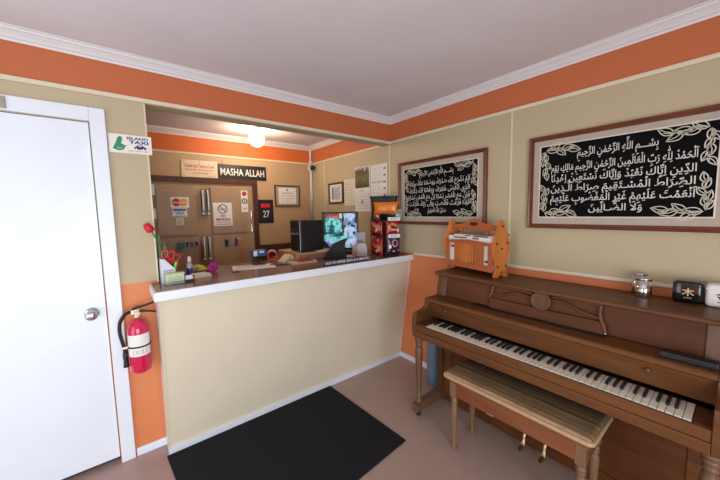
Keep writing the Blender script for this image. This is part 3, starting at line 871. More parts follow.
bm = nb(); tube(bm, [(EX - .02, EY - .004, .946), (EX + .0, EY - .006, .956), (EX + .05, EY - .012, .964), (EX + .096, EY - .016, .978)], [.008, .008, .007, .006], 8, sx=1.4); obj('lever', bm, 'black', t)
bm = nb(); tube(bm, [(EX - .012, EY - .006, .930), (EX + .03, EY - .010, .932), (EX + .06, EY - .014, .926), (EX + .095, EY - .016, .915)], [.008, .008, .007, .006], 8, sx=1.4); obj('handle', bm, 'black', t)
bm = nb(); lathe(bm, [(.016, 0), (.016, .010), (.013, .013), (0, .013)], (EX + .002, EY - .012, .922), 18, mx=rotk); obj('gauge', bm, 'paper2', exv)
bm = nb(); ring(bm, lambda u, v: (EX + .002 + u, EY - .0260, .922 + v), 0, 0, .008, .003, 16); obj('pull_pin', bm, 'yellow', exv)
bm = nb(); tube(bm, smooth_pts([(EX - .024, EY, .934), (EX - .055, EY - .004, .925), (EX - .082, EY - .008, .88), (EX - .086, EY - .010, .82), (EX - .076, EY - .010, .75), (EX - .070, EY - .008, .70)], 6), .0095, 10); exh = obj('hose', bm, 'rubber', t)
bm = nb(); lathe(bm, [(.0105, .70), (.013, .69), (.013, .665), (.011, .655), (.013, .63), (.015, .612), (0, .612)], (EX - .070, EY - .008, 0), 14); obj('nozzle', bm, 'black', exh)
obj('hose_clip', B(EX - .086, EX - .050, EY - .020, EY + .004, .722, .738, .002), 'steel', exh)
t.location.z += .012

# ================================================================ PIANO
PY0, PY1 = -.850, -2.320; DY0b, DY1b = -1.17, -1.915
P = thing('upright_piano', 'brown upright console piano with open keyboard against the right wall', 'piano', (-.33, -1.585, 0))
side = [(-.040, .03), (-.305, .03), (-.305, .608), (-.612, .608), (-.620, .66), (-.618, .75), (-.606, .783)]
side += [(p.x, p.y) for p in smooth_pts([(-.606, .783, 0), (-.560, .786, 0), (-.515, .795, 0), (-.488, .812, 0), (-.477, .836, 0)], 4)][1:]
side += [(-.480, .842), (-.480, .866), (-.340, .866), (-.312, 1.018), (-.040, 1.018)]
for a, b in ((PY0, PY0 - .036), (PY1 + .036, PY1)):
    bm = nb(); prism(bm, side, a, b, 'Y', bev=.003); obj('side_panel', bm, 'piano', P)
I0, I1 = PY0 - .0365, PY1 + .0365
# lid
bm = nb(); prism(bm, [(-.340, 1.020), (-.346, 1.026), (-.346, 1.038), (-.338, 1.045), (-.030, 1.045), (-.030, 1.020)], PY0 + .012, PY1 - .006, 'Y'); obj('lid', bm, 'piano', P)
bm = nb(); box(bm, -.040, -.020, I0, I1, .03, 1.018); obj('back_panel', bm, 'piano_dark', P)
# upper panel and its stiles
def slant(x0, z0, x1, z1, th): return [(x0, z0), (x1, z1), (x1 + th, z1), (x0 + th, z0)]
bm = nb(); prism(bm, slant(-.328, .868, -.300, 1.018, .016), I0 - .045, I1 + .045, 'Y'); obj('upper_panel', bm, 'piano_dark', P)
for a in ((I0, I0 - .0445), (I1 + .0445, I1)):
    bm = nb(); prism(bm, slant(-.336, .867, -.309, 1.018, .022), a[0], a[1], 'Y', bev=.002); obj('stile', bm, 'piano_leg', P)
# fallboard with its ledge
bm = nb(); prism(bm, [(-.352, .866), (-.470, .866), (-.478, .860), (-.478, .842), (-.470, .836), (-.462, .832), (-.452, .800), (-.444, .728), (-.430, .722), (-.352, .722)], I0, I1, 'Y', bev=.0015); fb = obj('fallboard', bm, 'piano', P)
bm = nb(); box(bm, -.351, -.329, I0 - .30, I1 + .38, .79, .858); obj('slot', bm, 'black', P)
bm = nb(); box(bm, -.3515, -.332, I0, I0 - .299, .79, .866); box(bm, -.3515, -.332, I1 + .379, I1, .79, .866); obj('ledge_strip', bm, 'piano', P)
obj('slot_shade_strip', B(-.388, -.352, DY1b, DY0b, .8662, .8678), 'rubber', P)  # dark strip laid on the ledge to imitate the shade in the slot
for y in (-1.03, -2.085):
    bm = nb(); lathe(bm, [(.005, 0), (.005, .008), (.009, .012), (.009, .017), (.005, .021), (0, .021)], (-.452, y, .800), 14, mx=Matrix.Rotation(-PI / 2, 4, 'Y')); obj('fallboard_knob', bm, 'piano_leg', fb)
# keybed, slip, blocks
bm = nb(); box(bm, -.600, -.045, I0, I1, .612, .660, .003); obj('keybed', bm, 'piano', P)
bm = nb(); box(bm, -.619, -.6005, I0, I1, .609, .655, .003); obj('keybed_moulding', bm, 'piano', P)
bm = nb(); box(bm, -.615, -.6005, I0, I1, .656, .704, .003); obj('key_slip', bm, 'piano', P)
KY0, KY1 = -.962, -2.232
for a, b in ((I0, KY0 + .001), (KY1 - .001, I1)):
    bm = nb(); box(bm, -.600, -.446, a, b, .6605, .706, .003); obj('key_block', bm, 'piano_dark', P)
obj('key_frame', B(-.575, -.4465, KY0, KY1, .6605, .684), 'piano_dark', P)
kp = (KY0 - KY1) / 52
wk = nb(); box(wk, -.0775, .0775, -kp / 2 + .0009, kp / 2 - .0009, 0, .022, .0015)
w0 = obj('white_key', wk, 'ivory', P, world=False)
bkm = nb()
prism(bkm, [(-.047, 0), (-.047, .006), (-.041, .0115), (.048, .0125), (.048, 0)], -.0058, .0058, 'Y', bev=.001)
b0 = obj('black_key', bkm, 'ebony', P, world=False)
PL = Vector(P.location)
firstw = firstb = True
for i in range(52):
    o = w0 if i == 0 else w0.copy()
    if i: COL.objects.link(o); o.parent = P
    o.location = Vector((-.5200, KY0 - (i + .5) * kp, .6845)) - PL
    note = i % 7            # 0 = A, 1 = B, 2 = C ...
    if note in (0, 2, 3, 5, 6) and i < 51:
        sh = {0: .06, 2: -.12, 3: .12, 5: -.14, 6: 0}[note]
        o2 = b0 if firstb else b0.copy()
        if not firstb: COL.objects.link(o2); o2.parent = P
        firstb = False
        o2.location = Vector((-.4930, KY0 - (i + 1 + sh) * kp, .7067)) - PL
# knee board with pedals
bm = nb(); box(bm, -.285, -.265, I0, I1, .095, .611); obj('knee_board', bm, 'piano_dark', P)
bm = nb(); box(bm, -.293, -.2655, I0, I1, .012, .094, .003); obj('bottom_rail', bm, 'piano_dark', P)
for a in ((I0, I0 - .07), (I1 + .07, I1)):
    bm = nb(); box(bm, -.292, -.2855, a[0], a[1], .095, .611); obj('knee_stile', bm, 'piano', P)
PED = ((-1.530, ), (-1.648, ))
for (y,) in PED:
    bm = nb()
    tube(bm, smooth_pts([(-.288, y, .118), (-.315, y, .122), (-.338, y, .105), (-.350, y, .066), (-.368, y, .042), (-.400, y, .036), (-.424, y, .042)], 5), [.008] * 15 + [.010, .012, .014, .015, .016, .017, .017, .016, .014, .012, .010, .008, .006, .005, .004, .003][:16], 10, sx=1.0, sy=.55)
    obj('pedal', bm, 'brass', P)
# toe blocks, legs, castors
def turned(r, z0, z1):
    hh = z1 - z0
    pr = [(.0, 0), (.70, 0), (.72, .02), (.78, .035), (.62, .055), (.50, .07), (.66, .09), (.66, .105), (.50, .12), (.60, .30), (.82, .60), (.92, .74), (.82, .82), (.58, .855), (.80, .872), (.80, .885), (.62, .90), (.90, .925), (.90, .94), (.75, .955), (1.0, .97), (1.0, 1.0), (0, 1.0)]
    return [(r * a, z0 + hh * b) for a, b in pr]
for y, w in ((PY0 - .032, .03), (PY1 + .032, .03)):
    bm = nb(); prism(bm, [(-.628, .044), (-.628, .098), (-.29, .118), (-.29, .044)], y - w, y + w, 'Y', bev=.004); tb = obj('toe_block', bm, 'piano_leg', P)
    bm = nb(); lathe(bm, turned(.031, .100, .606), (-.580, y, 0), 28); obj('leg', bm, 'piano_leg', P)
    c = nb(); lathe(c, [(0, -.012), (.017, -.012), (.021, -.006), (.021, .006), (.017, .012), (0, .012)], (-.585, y, .0215), 18, mx=rotk)
    lathe(c, [(.008, .020), (.008, .046), (0, .046)], (-.585, y, 0), 10); obj('castor', c, 'dark_metal', tb)
# music desk: frame with rosette in front of the upper panel
def dk(y, z, off=0):        # a point in the slanted plane of the desk
    f = (z - .868) / .15
    return (-.346 + .028 * f - off, y, z)
DY0, DY1 = -1.285, -1.905
bm = nb(); prism(bm, slant(-.349, .868, -.338, .930, .012), DY0, DY1, 'Y', bev=.002); MD = obj('music_desk', bm, 'piano_dark', P)
def desk_tube(name, pts, r=.008, m='piano', sx=1, sy=1):
    bm = nb(); tube(bm, smooth_pts([dk(y, z) for y, z in pts], 6), r, 8, sx=sx, sy=sy); return obj(name, bm, m, MD)
RY, RZ = -1.592, .975
desk_tube('music_desk_post', [(DY0 - .012, 1.012), (DY0 - .008, .97), (DY0 + .004, .932)], .009)
desk_tube('music_desk_post', [(DY1 + .030, 1.015), (DY1 + .030, .96), (DY1 + .012, .91), (DY1 + .002, .880)], .010)
desk_tube('music_desk_rail', [(DY0 - .012, 1.010), (-1.38, 1.012), (-1.47, 1.013), (RY + .05, 1.004)], .007)
desk_tube('music_desk_rail', [(RY - .05, 1.004), (-1.72, 1.013), (-1.80, 1.013), (DY1 + .03, 1.010)], .007)
desk_tube('music_desk_scroll', [(DY0 - .006, .955), (-1.38, .968), (-1.46, .992), (RY + .045, .978)], .006)
desk_tube('music_desk_scroll', [(RY - .045, .985), (-1.70, .992), (-1.79, .962), (DY1 + .03, .945)], .006)
bm = nb(); lathe(bm, [(0, -.004), (.052, -.004), (.056, .002), (.056, .008), (.050, .012), (.044, .010), (.020, .012), (0, .014)], dk(RY, RZ, .004), 36, mx=Matrix.Rotation(-PI / 2 + .18, 4, 'Y')); obj('rosette', bm, 'piano', MD)
bm = nb(); ball(bm, dk(DY1 + .0, .878, .008), .007); obj('desk_pin', bm, 'brass', MD)

# black case lying on the ledge
t = thing('slim_case', 'long slim black case lying on the piano ledge at far right', 'case', (-.415, -2.19, .866))
obj('case_body', B(-.440, -.385, -2.282, -2.112, .8662, .892, .004), 'black', t)
bm = nb(); box(bm, -.4405, -.384, -2.2825, -2.1115, .8785, .8805); obj('seam', bm, 'rubber', t)

# ================================================================ BENCH
BX0, BX1, BY0, BY1 = -.700, -.402, -1.192, -1.957
t = thing('piano_bench', 'wooden piano bench with striped velour seat and turned legs before the piano', 'bench', (-.551, -1.575, 0))
bm = nb(); box(bm, BX0, BX1, BY1, BY0, .468, .512, .018, 4)
for f in bm.faces: f.smooth = True
cu = obj('cushion', bm, 'stripe', t)
bm = nb(); r_ = .022; xs0, xs1, ys0, ys1 = BX0 - .002, BX1 + .002, BY1 - .002, BY0 + .002; pts = []
for cx, cy, a0 in ((xs1 - r_, ys0 + r_, -90), (xs1 - r_, ys1 - r_, 0), (xs0 + r_, ys1 - r_, 90), (xs0 + r_, ys0 + r_, 180)):
    for k in range(6): a = math.radians(a0 + 90 * k / 5); pts.append((cx + r_ * math.cos(a), cy + r_ * math.sin(a), .486))
tube(bm, pts, .011, 8, True); obj('piping', bm, 'piping', cu)
obj('seat_board', B(BX0 + .012, BX1 - .012, BY1 + .012, BY0 - .012, .452, .4675, .003), 'bench_apron', t)
ax0, ax1, ay0, ay1 = BX0 + .025, BX1 - .025, BY1 + .025, BY0 - .025
for nm, a in (('apron', (ax0, ax0 + .018, ay0 + .042, ay1 - .042)), ('apron', (ax1 - .018, ax1, ay0 + .042, ay1 - .042)), ('apron', (ax0 + .042, ax1 - .042, ay0, ay0 + .018)), ('apron', (ax0 + .042, ax1 - .042, ay1 - .018, ay1))):
    obj(nm, B(*a, .362, .4515, .002), 'bench_apron', t)
def bench_leg(x, y):
    bm = nb(); box(bm, x - .021, x + .021, y - .021, y + .021, .345, .4515, .002)
    pr = [(0, .0), (.013, .0), (.017, .006), (.018, .018), (.013, .026), (.0115, .040), (.016, .045), (.013, .052), (.0145, .10), (.0185, .20), (.021, .265), (.018, .285), (.014, .293), (.020, .300), (.020, .306), (.015, .312), (.021, .320), (.021, .328), (.016, .335), (.019, .345), (0, .345)]
    lathe(bm, pr, (x, y, 0), 24)
    return obj('leg', bm, 'bench_leg', t)
for x in (ax0 + .0205, ax1 - .0205):
    for y in (ay0 + .0205, ay1 - .0205): bench_leg(x, y)
bm = nb(); box(bm, ax0 - .006, ax0, -1.505, -1.465, .362, .370, .001); obj('lid_catch', bm, 'brass', t)

# ================================================================ MAGAZINE RACK on the piano
RZ0 = 1.0455
RC = (-.150, -1.052)
t = thing('magazine_rack', 'orange pine magazine rack with carved sides standing on the piano lid', 'magazine rack', (RC[0], RC[1], RZ0), math.radians(-12))
t.scale = (1.12, 1.14, 1.05)
HL, HD = .212, .066         # half length (local Y), half depth (local X)
def rp(name, bm, m): return obj(name, bm, m, t, world=False)
half = [(.055, .0), (.060, .012), (.052, .03), (.046, .055), (.054, .10), (.070, .16), (.075, .205), (.068, .245), (.049, .285), (.035, .315), (.028, .345), (.023, .362)]
hs = [(p.x, p.y) for p in smooth_pts([(a, b, 0) for a, b in half], 3)]
outl = hs + [(0.0, .375)] + [(-a, b) for a, b in hs[::-1]] + [(-.022, .0), (-.016, .012), (0, .018), (.016, .012), (.022, .0)]
for y0 in (HL - .016, -HL):
    bm = nb(); prism(bm, outl, y0, y0 + .016, 'Y', bev=.002); rp('end_panel', bm, 'rack_end')
yi = HL - .0165
# handle board with hand hole
bm = nb(); top = [(p.x, p.y) for p in smooth_pts([(-yi, .338, 0), (-.12, .342, 0), (-.07, .356, 0), (-.035, .372, 0), (0, .376, 0), (.035, .372, 0), (.07, .356, 0), (.12, .342, 0), (yi, .338, 0)], 4)]
bot = [(p.x, p.y) for p in smooth_pts([(yi, .300, 0), (.10, .304, 0), (0, .308, 0), (-.10, .304, 0), (-yi, .300, 0)], 4)]
prism(bm, top + bot, -.008, .008, 'X', bev=.002); rp('handle', bm, 'rack')
bm = nb(); prism(bm, [(.034 * math.cos(2 * PI * i / 20), .345 + .014 * math.sin(2 * PI * i / 20)) for i in range(20)], -.0095, .0095, 'X'); rp('hand_hole', bm, 'dark_peg')
for y in (-.105, .105):
    bm = nb(); box(bm, -.007, .007, y - .010, y + .010, .03, .302, .002); rp('post', bm, 'rack')
for sx in (-1, 1):
    xs = sx * HD
    x0, x1 = (xs, xs + .010) if sx < 0 else (xs - .010, xs)
    bm = nb(); tp = [(p.x, p.y) for p in smooth_pts([(-yi, .222, 0), (-.08, .232, 0), (0, .236, 0), (.08, .232, 0), (yi, .222, 0)], 4)]
    prism(bm, tp + [(yi, .205), (-yi, .205)], x0, x1, 'X'); box(bm, x0, x1, -yi, yi, .035, .072); 
    for a, b in ((-yi, -.165), (-.128, -.062), (.075, .115), (.168, yi)): box(bm, x0, x1, a, b, .0725, .2045)
    rp('side_panel', bm, 'rack')
    bm = nb()
    for k in range(8):
        y = -.05 + k * .0165; box(bm, x0 + .002, x1 - .002, y, y + .010, .0725, .2045)
    for k in range(5): z = .09 + k * .025; box(bm, x0 + .003, x1 - .003, -.0615, .0745, z, z + .008)
    rp('lattice', bm, 'rack_end')
bm = nb(); box(bm, -HD + .0105, HD - .0105, -yi, yi, .036, .044); rp('base_board', bm, 'rack')
pegs = [(0.0, .335, 0), (.046, .225, 0), (-.046, .225, 0), (0, .19, 0), (.036, .075, 0), (-.036, .075, 0), (0, .035, 0)]
for y, s in ((-HL, -1), (HL, 1)):
    for u, v, _ in pegs:
        bm = nb(); lathe(bm, [(.0065, 0), (.007, .003), (.004, .006), (0, .0065)], (u, y, v), 12, mx=Matrix.Rotation(PI / 2 * (-s), 4, 'X') if s > 0 else rotk); rp('peg', bm, 'dark_peg')
for z in (.125, .255):
    for y in (-HL - 0, HL):
        bm = nb(); lathe(bm, [(.005, 0), (.008, .004), (.006, .010), (0, .011)], (.0625 if z < .2 else .060, y * .955, z + .02), 10, mx=Matrix.Rotation(PI / 2, 4, 'Y')); rp('side_peg', bm, 'dark_peg')
# newspapers in the rack
def paper_in_rack(label, x0, x1, y0, y1, z0, z1, m, bands):
    q = thing('newspaper', label, 'newspaper', (0, 0, 0), 0, 'newspapers in the magazine rack')
    q.location = (RC[0], RC[1], RZ0); q.rotation_euler = (0, 0, math.radians(-12)); q.scale = (1.12, 1.14, 1.05)
    bm = nb(); prism(bm, [(x0, z0), (x0, z1 - .006), (x0 + .3 * (x1 - x0), z1), (x1 - .3 * (x1 - x0), z1), (x1, z1 - .006), (x1, z0)], y0, y1, 'Y'); obj('pages', bm, m, q, world=False)
    mpx = lambda u, v: (x0 - .0008, u, v)
    bm = nb()
    for (u0, u1, v0, v1) in bands: rect(bm, mpx, u0, u1, v0, v1)
    obj('print', bm, 'ink_dark', q, world=False)
paper_in_rack('folded white newspaper nearest the front of the orange magazine rack', -.050, -.036, -.186, .186, .046, .258, 'paper', [(-.155, -.132, .09, .105), (-.08, -.03, .242, .252), (.02, .14, .243, .251), (.12, .16, .17, .185)])
paper_in_rack('newspaper with dark print just behind the front one in the rack', -.034, -.022, -.176, .150, .046, .268, 'paper', [(-.14, -.02, .257, .266), (.0, .05, .258, .264)])
paper_in_rack('off-white newspaper in the rear half of the magazine rack', .014, .030, -.150, .130, .046, .262, 'paper2', [(-.1, .1, .25, .258)])

# ================================================================ CAN, CANISTERS on the lid
ZL = 1.0455
t = thing('steel_shaker', 'silver steel shaker pair on the piano lid, left of the black canister', 'shaker', (-.075, -1.995, ZL))
for (x, y, h_) in ((-.090, -1.990, .082), (-.058, -2.008, .082)):
    pass
bm = nb(); lathe(bm, [(0, ZL), (.032, ZL), (.034, ZL + .003), (.034, ZL + .088), (0, ZL + .088)], (-.112, -2.000, 0), 36); obj('body', bm, 'chrome', t)
bm = nb(); lathe(bm, [(.0345, ZL + .0885), (.0345, ZL + .098), (.031, ZL + .102), (.012, ZL + .104), (0, ZL + .104)], (-.112, -2.000, 0), 36); obj('cap', bm, 'steel', t)
t = thing('steel_tin', 'second silver tin just behind the steel shaker on the piano', 'tin', (-.042, -1.955, ZL))
bm = nb(); lathe(bm, [(0, ZL), (.030, ZL), (.032, ZL + .003), (.032, ZL + .100), (0, ZL + .100)], (-.040, -1.972, 0), 30); obj('body', bm, 'chrome', t)
bm = nb(); lathe(bm, [(.0325, ZL + .1005), (.0325, ZL + .108), (.028, ZL + .112), (0, ZL + .113)], (-.040, -1.972, 0), 30); obj('cap', bm, 'steel', t)
def canister(label, y, m, ch, chm, rot):
    t = thing('canister', label, 'canister', (-.075, y, ZL), rot, 'square canisters on the piano lid')
    bm = nb(); box(bm, -.040, .040, -.052, .052, 0, .106, .018, 4)
    for f in bm.faces: f.smooth = True
    obj('body', bm, m, t, world=False)
    bm = nb(); box(bm, -.0405, .0405, -.0525, .0525, .082, .086, .0015, 2); obj('lid_seam', bm, m, t, world=False)
    mpx = lambda u, v: (-.0406, -u, v)
    bm = nb(); put_text(bm, ch, mpx, -.021, .021, .036, .076, .02); put_text(bm, 'WOOD' if ch == '木' else 'METAL', mpx, -.014, .014, .024, .030, .01); obj('character', bm, chm, t, world=False)
canister('black rounded square canister with pale gold character on the piano', -2.155, 'black_gloss', '木', mat('pale_gold_print', 'C9B88A', .5), math.radians(6))
canister('white rounded square canister with black character at the right edge', -2.265, 'paper', '金', 'ink_dark', math.radians(4))

# blue-grey roll between piano and wall
t = thing('vinyl_roll', 'blue-grey upright padded roll standing between the piano and the right wall', 'roll', (-.16, -.700, 0))
bm = nb(); lathe(bm, [(0, 0), (.050, 0), (.064, .010), (.068, .03), (.068, .46), (.060, .49), (0, .50)], (-.16, -.700, 0), 28); obj('roll_body', bm, 'blue_grey', t)
bm = nb(); tube(bm, [(-.16 + .069 * math.cos(2 * PI * i / 24), -.700 + .069 * math.sin(2 * PI * i / 24), .40) for i in range(24)], .004, 6, True); obj('tie', bm, 'navy_plastic', t)

# ================================================================ THINGS ON THE COUNTER
Z0 = ZC + .0005
# pale holder with tulip, scissors, highlighter
hx, hy = -2.004, -.030
t = thing('desk_holder', 'pale grey slanted-top holder at the left end of the counter', 'holder', (hx, hy, Z0))
bm = nb()
prof = [(-.044, 0), (.034, 0), (.034, .085), (-.020, .152), (-.044, .158)]
for y in (hy - .036, hy + .033):
    prism(bm, [(hx + a, Z0 + b) for a, b in prof], y, y + .003, 'Y')
box(bm, hx - .044, hx - .041, hy - .033, hy + .033, Z0, Z0 + .157); box(bm, hx + .031, hx + .034, hy - .033, hy + .033, Z0, Z0 + .084); box(bm, hx - .041, hx + .031, hy - .033, hy + .033, Z0, Z0 + .004)
obj('holder_body', bm, 'holder', t)
bm = nb(); rect(bm, lambda u, v: (hx + u, hy - .0365, Z0 + v), -.035, .025, .078, .083); obj('label_line', bm, 'ink_grey', t)
t = thing('tulip', 'artificial red tulip standing in the pale grey holder', 'flower', (hx - .025, hy + .01, Z0 + .005))
bm = nb(); tube(bm, smooth_pts([(hx - .022, hy + .012, Z0 + .006), (hx - .028, hy + .010, Z0 + .15), (hx - .040, hy + .0, Z0 + .25), (hx - .078, hy - .020, Z0 + .335)], 6), .0042, 8); obj('stem', bm, 'leaf', t)
bm = nb()
prism(bm, [(hx - .036 + a, Z0 + b) for a, b in ((.0, .12), (.010, .20), (.008, .27), (-.004, .33), (-.008, .26), (-.007, .19))], hy + .020, hy + .0225, 'Y')
prism(bm, [(hx - .016 + a, Z0 + b) for a, b in ((.0, .10), (.012, .17), (.012, .22), (.004, .27), (-.004, .20))], hy + .004, hy + .0065, 'Y'); obj('leaf', bm, 'leaf', t)
for k in range(6):
    a = k * PI / 3
    bm = nb(); ball(bm, (0, 0, 0), .023, (.62, .9, 1.3), 14)
    bmesh.ops.transform(bm, matrix=Matrix.Translation((hx - .088, hy - .024, Z0 + .354)) @ Matrix.Rotation(-.5, 4, 'Y') @ Matrix.Rotation(a, 4, 'Z') @ Matrix.Translation((.010, 0, 0)) @ Matrix.Rotation(-.12, 4, 'Y'), verts=bm.verts)
    obj('petal', bm, 'tulip', t)
def scissors(label, x, y, z, rot, sc_=1.0):
    t = thing('scissors', label, 'scissors', (x, y, Z0 + .005), 0, 'red-handled scissors in the holder')
    for s in (-1, 1):
        bm = nb(); R = Matrix.Translation((x, y + s * .003, z)) @ Matrix.Rotation(rot, 4, 'Y')
        pts = [R @ Vector((s * .018 + .016 * math.cos(2 * PI * i / 16), 0, .03 + .027 * math.sin(2 * PI * i / 16))) for i in range(16)]
        tube(bm, pts, .0055, 8, True); tube(bm, [R @ Vector((s * .012, 0, .006)), R @ Vector((-s * .002, 0, -.035))], .006, 8); obj('handle', bm, 'red_plastic', t)
        b2 = nb(); q = nb(); prism(q, [(-.006 * s, -.035), (.004 * s, -.035), (.002 * s, -.125)], -.001, .001, 'Y', mx=R); merge(b2, q); obj('blade', b2, 'steel', t)
scissors('red-handled scissors at the left in the pale grey holder', hx - .006, hy - .014, Z0 + .150, .30)
scissors('red-handled scissors leaning right, beside the lime highlighter', hx + .022, hy + .016, Z0 + .132, .50)
def pen(name, label, p0, p1, r, m, tipm=None, cat='pen'):
    t = thing(name, label, cat, p0)
    p0, p1 = Vector(p0), Vector(p1); d = p1 - p0
    bm = nb(); tube(bm, [p0, p0 + d * .1, p0 + d * .62], [r * .5, r, r], 10); obj('barrel', bm, m, t)
    bm = nb(); tube(bm, [p0 + d * .625, p0 + d * .97, p1], [r * 1.1, r * 1.1, r * .7], 10); obj('cap', bm, tipm or m, t)
    return t
pen('highlighter', 'lime green highlighter leaning in the holder beside the scissors', (hx + .012, hy - .020, Z0 + .008), (hx + .044, hy - .028, Z0 + .135), .0075, 'green_plastic', cat='highlighter')
pen('pen', 'thin dark red pen sticking out of the holder to the right', (hx + .004, hy + .024, Z0 + .008), (hx + .095, hy + .030, Z0 + .185), .004, 'purple')
pen('pen', 'short red pen low at the right of the holder', (hx + .020, hy - .006, Z0 + .008), (hx + .055, hy - .002, Z0 + .125), .005, 'red_plastic')
# clear box with pale green cards
t = thing('card_box', 'clear box with pale green front before the pale grey holder', 'box', (-1.975, -.105, Z0))
obj('box_body', B(-2.036, -1.930, -.128, -.080, Z0, Z0 + .060, .004), 'plastic_clear', t)
obj('front_label', B(-2.032, -1.934, -.1305, -.1285, Z0 + .020, Z0 + .060, .0008), 'pale_green', t)
obj('lid', B(-2.038, -1.928, -.130, -.078, Z0 + .0605, Z0 + .068, .003), 'pale_green', t)
bm = nb()
for k in range(3): rect(bm, lambda u, v: (u, -.131, Z0 + v), -2.02, -1.95 + .004 * k, .047 - k * .010, .049 - k * .010)
obj('print', bm, 'ink_green', t)
# sanitizer bottle
t = thing('spray_bottle', 'clear bottle with blue contents and whitish cap on the counter', 'bottle', (-1.868, .070, Z0))
bm = nb(); lathe(bm, [(0, Z0), (.018, Z0), (.020, Z0 + .004), (.020, Z0 + .075), (.017, Z0 + .090), (.010, Z0 + .100), (0, Z0 + .100)], (-1.868, .07, 0), 24); obj('bottle_body', bm, 'plastic_clear', t)
bm = nb(); lathe(bm, [(.0205, Z0 + .012), (.0209, Z0 + .013), (.0209, Z0 + .060), (.0205, Z0 + .061)], (-1.868, .07, 0), 24); obj('blue_label', bm, 'blue_liquid', t)
bm = nb(); lathe(bm, [(0, Z0 + .1005), (.012, Z0 + .1005), (.013, Z0 + .12), (.011, Z0 + .132), (.007, Z0 + .142), (0, Z0 + .143)], (-1.868, .07, 0), 20); obj('cap', bm, mat('pinkish_cap', 'E3C9C4', .4), t)
t = thing('block_dispenser', 'small white block on dark base in front of the bottle', 'dispenser', (-1.905, -.095, Z0))
obj('base', B(-1.935, -1.872, -.118, -.075, Z0, Z0 + .014, .003), 'black', t)
obj('block', B(-1.926, -1.882, -.114, -.079, Z0 + .0145, Z0 + .040, .005), 'white', t)
t = thing('note_pad', 'stack of whitish note slips beside the bottle on the counter', 'note pad', (-1.815, .02, Z0), math.radians(12))
for k in range(3):
    bm = nb(); box(bm, -.060 + .004 * k, .060 - .005 * k, -.045, .045, .008 * k, .008 * k + .0075, .001); obj('slip', bm, 'paper2', t, world=False)
t = thing('tape_measure', 'yellow and grey tape dispenser lying on a black tray', 'tape', (-1.800, .19, Z0), math.radians(10))
bm = nb(); box(bm, -.065, .065, -.032, .032, 0, .012, .004); obj('tray', bm, 'black', t, world=False)
bm = nb(); prism(bm, [(-.055, .013), (.055, .013), (.060, .028), (.045, .048), (.010, .060), (-.030, .058), (-.052, .040)], -.022, .022, 'Y', bev=.004); obj('case', bm, 'yellow', t, world=False)
bm = nb(); lathe(bm, [(0, 0), (.018, 0), (.018, .004), (0, .005)], (-.015, -.0222, .036), 20, mx=rotk); obj('side_disc', bm, 'grey_plastic', t, world=False)
# magenta bow
t = thing('ruffled_bow', 'bright magenta ruffled bow lying on the counter', 'bow', (-1.700, .155, Z0))
for k in range(7):
    a = k * 2 * PI / 7
    bm = nb(); ball(bm, (-1.700 + .022 * math.cos(a), .155 + .012 * math.sin(a), Z0 + .036 + .020 * math.sin(a * 1.0 + .5)), .022, (.9, .55, .75), 12)
    obj('ruffle', bm, 'magenta', t)
bm = nb(); ball(bm, (-1.700, .140, Z0 + .036), .012, seg=12); obj('knot', bm, 'purple', t)
# paper sheets and pens
t = thing('paper_sheet', 'large white paper sheet lying on the middle of the counter', 'paper', (-1.40, .14, Z0), math.radians(-14))
bm = nb(); box(bm, -.16, .16, -.105, .105, 0, .002); obj('sheet', bm, 'paper', t, world=False)
bm = nb()
for k in range(7): rect(bm, lambda u, v: (u, v, .0025), -.13, .12 - .02 * (k % 3), .08 - k * .022, .083 - k * .022)
obj('print', bm, 'ink_grey', t, world=False)
t = thing('booklet', 'dark slim booklet at the left corner of the paper sheet', 'booklet', (-1.55, .045, Z0))
obj('cover', B(-1.60, -1.555, .0, .05, Z0, Z0 + .006, .001), 'navy_plastic', t)
pen('pen', 'dark pen lying on the white paper sheet', (-1.39, .20, Z0 + .0075), (-1.29, .165, Z0 + .0075), .0045, 'black')
t = thing('dark_phone', 'dark blue phone lying beside the paper sheet on the counter', 'phone', (-1.20, .10, Z0), math.radians(-25))
bm = nb(); box(bm, -.072, .072, -.036, .036, 0, .010, .004); obj('phone_body', bm, 'navy_plastic', t, world=False)
bm = nb(); box(bm, -.066, .066, -.031, .031, .0105, .0112); obj('phone_screen', bm, 'black_gloss', t, world=False)
# blue box on dark stand
t = thing('blue_dispenser', 'blue box with white label standing on a dark rack near the cupboard', 'dispenser', (-1.28, .335, Z0))
bm = nb()
for x in (-1.330, -1.235):
    for y in (.31, .36): tube(bm, [(x, y, Z0), (x, y, Z0 + .052)], .004, 8)
box(bm, -1.335, -1.230, .305, .365, Z0 + .050, Z0 + .056); box(bm, -1.335, -1.230, .305, .365, Z0 + .018, Z0 + .022); obj('rack', bm, 'dark_metal', t)
bm = nb(); box(bm, -1.345, -1.225, .300, .370, Z0 + .0565, Z0 + .112, .010, 3); obj('box_body', bm, 'blue_plastic', t)
obj('label', B(-1.343, -1.310, .2975, .2995, Z0 + .062, Z0 + .106), 'paper', t)
bm = nb(); rect(bm, lambda u, v: (u, .2988, v), -1.29, -1.25, Z0 + .088, Z0 + .102); obj('front_mark', bm, 'ink_white', t)
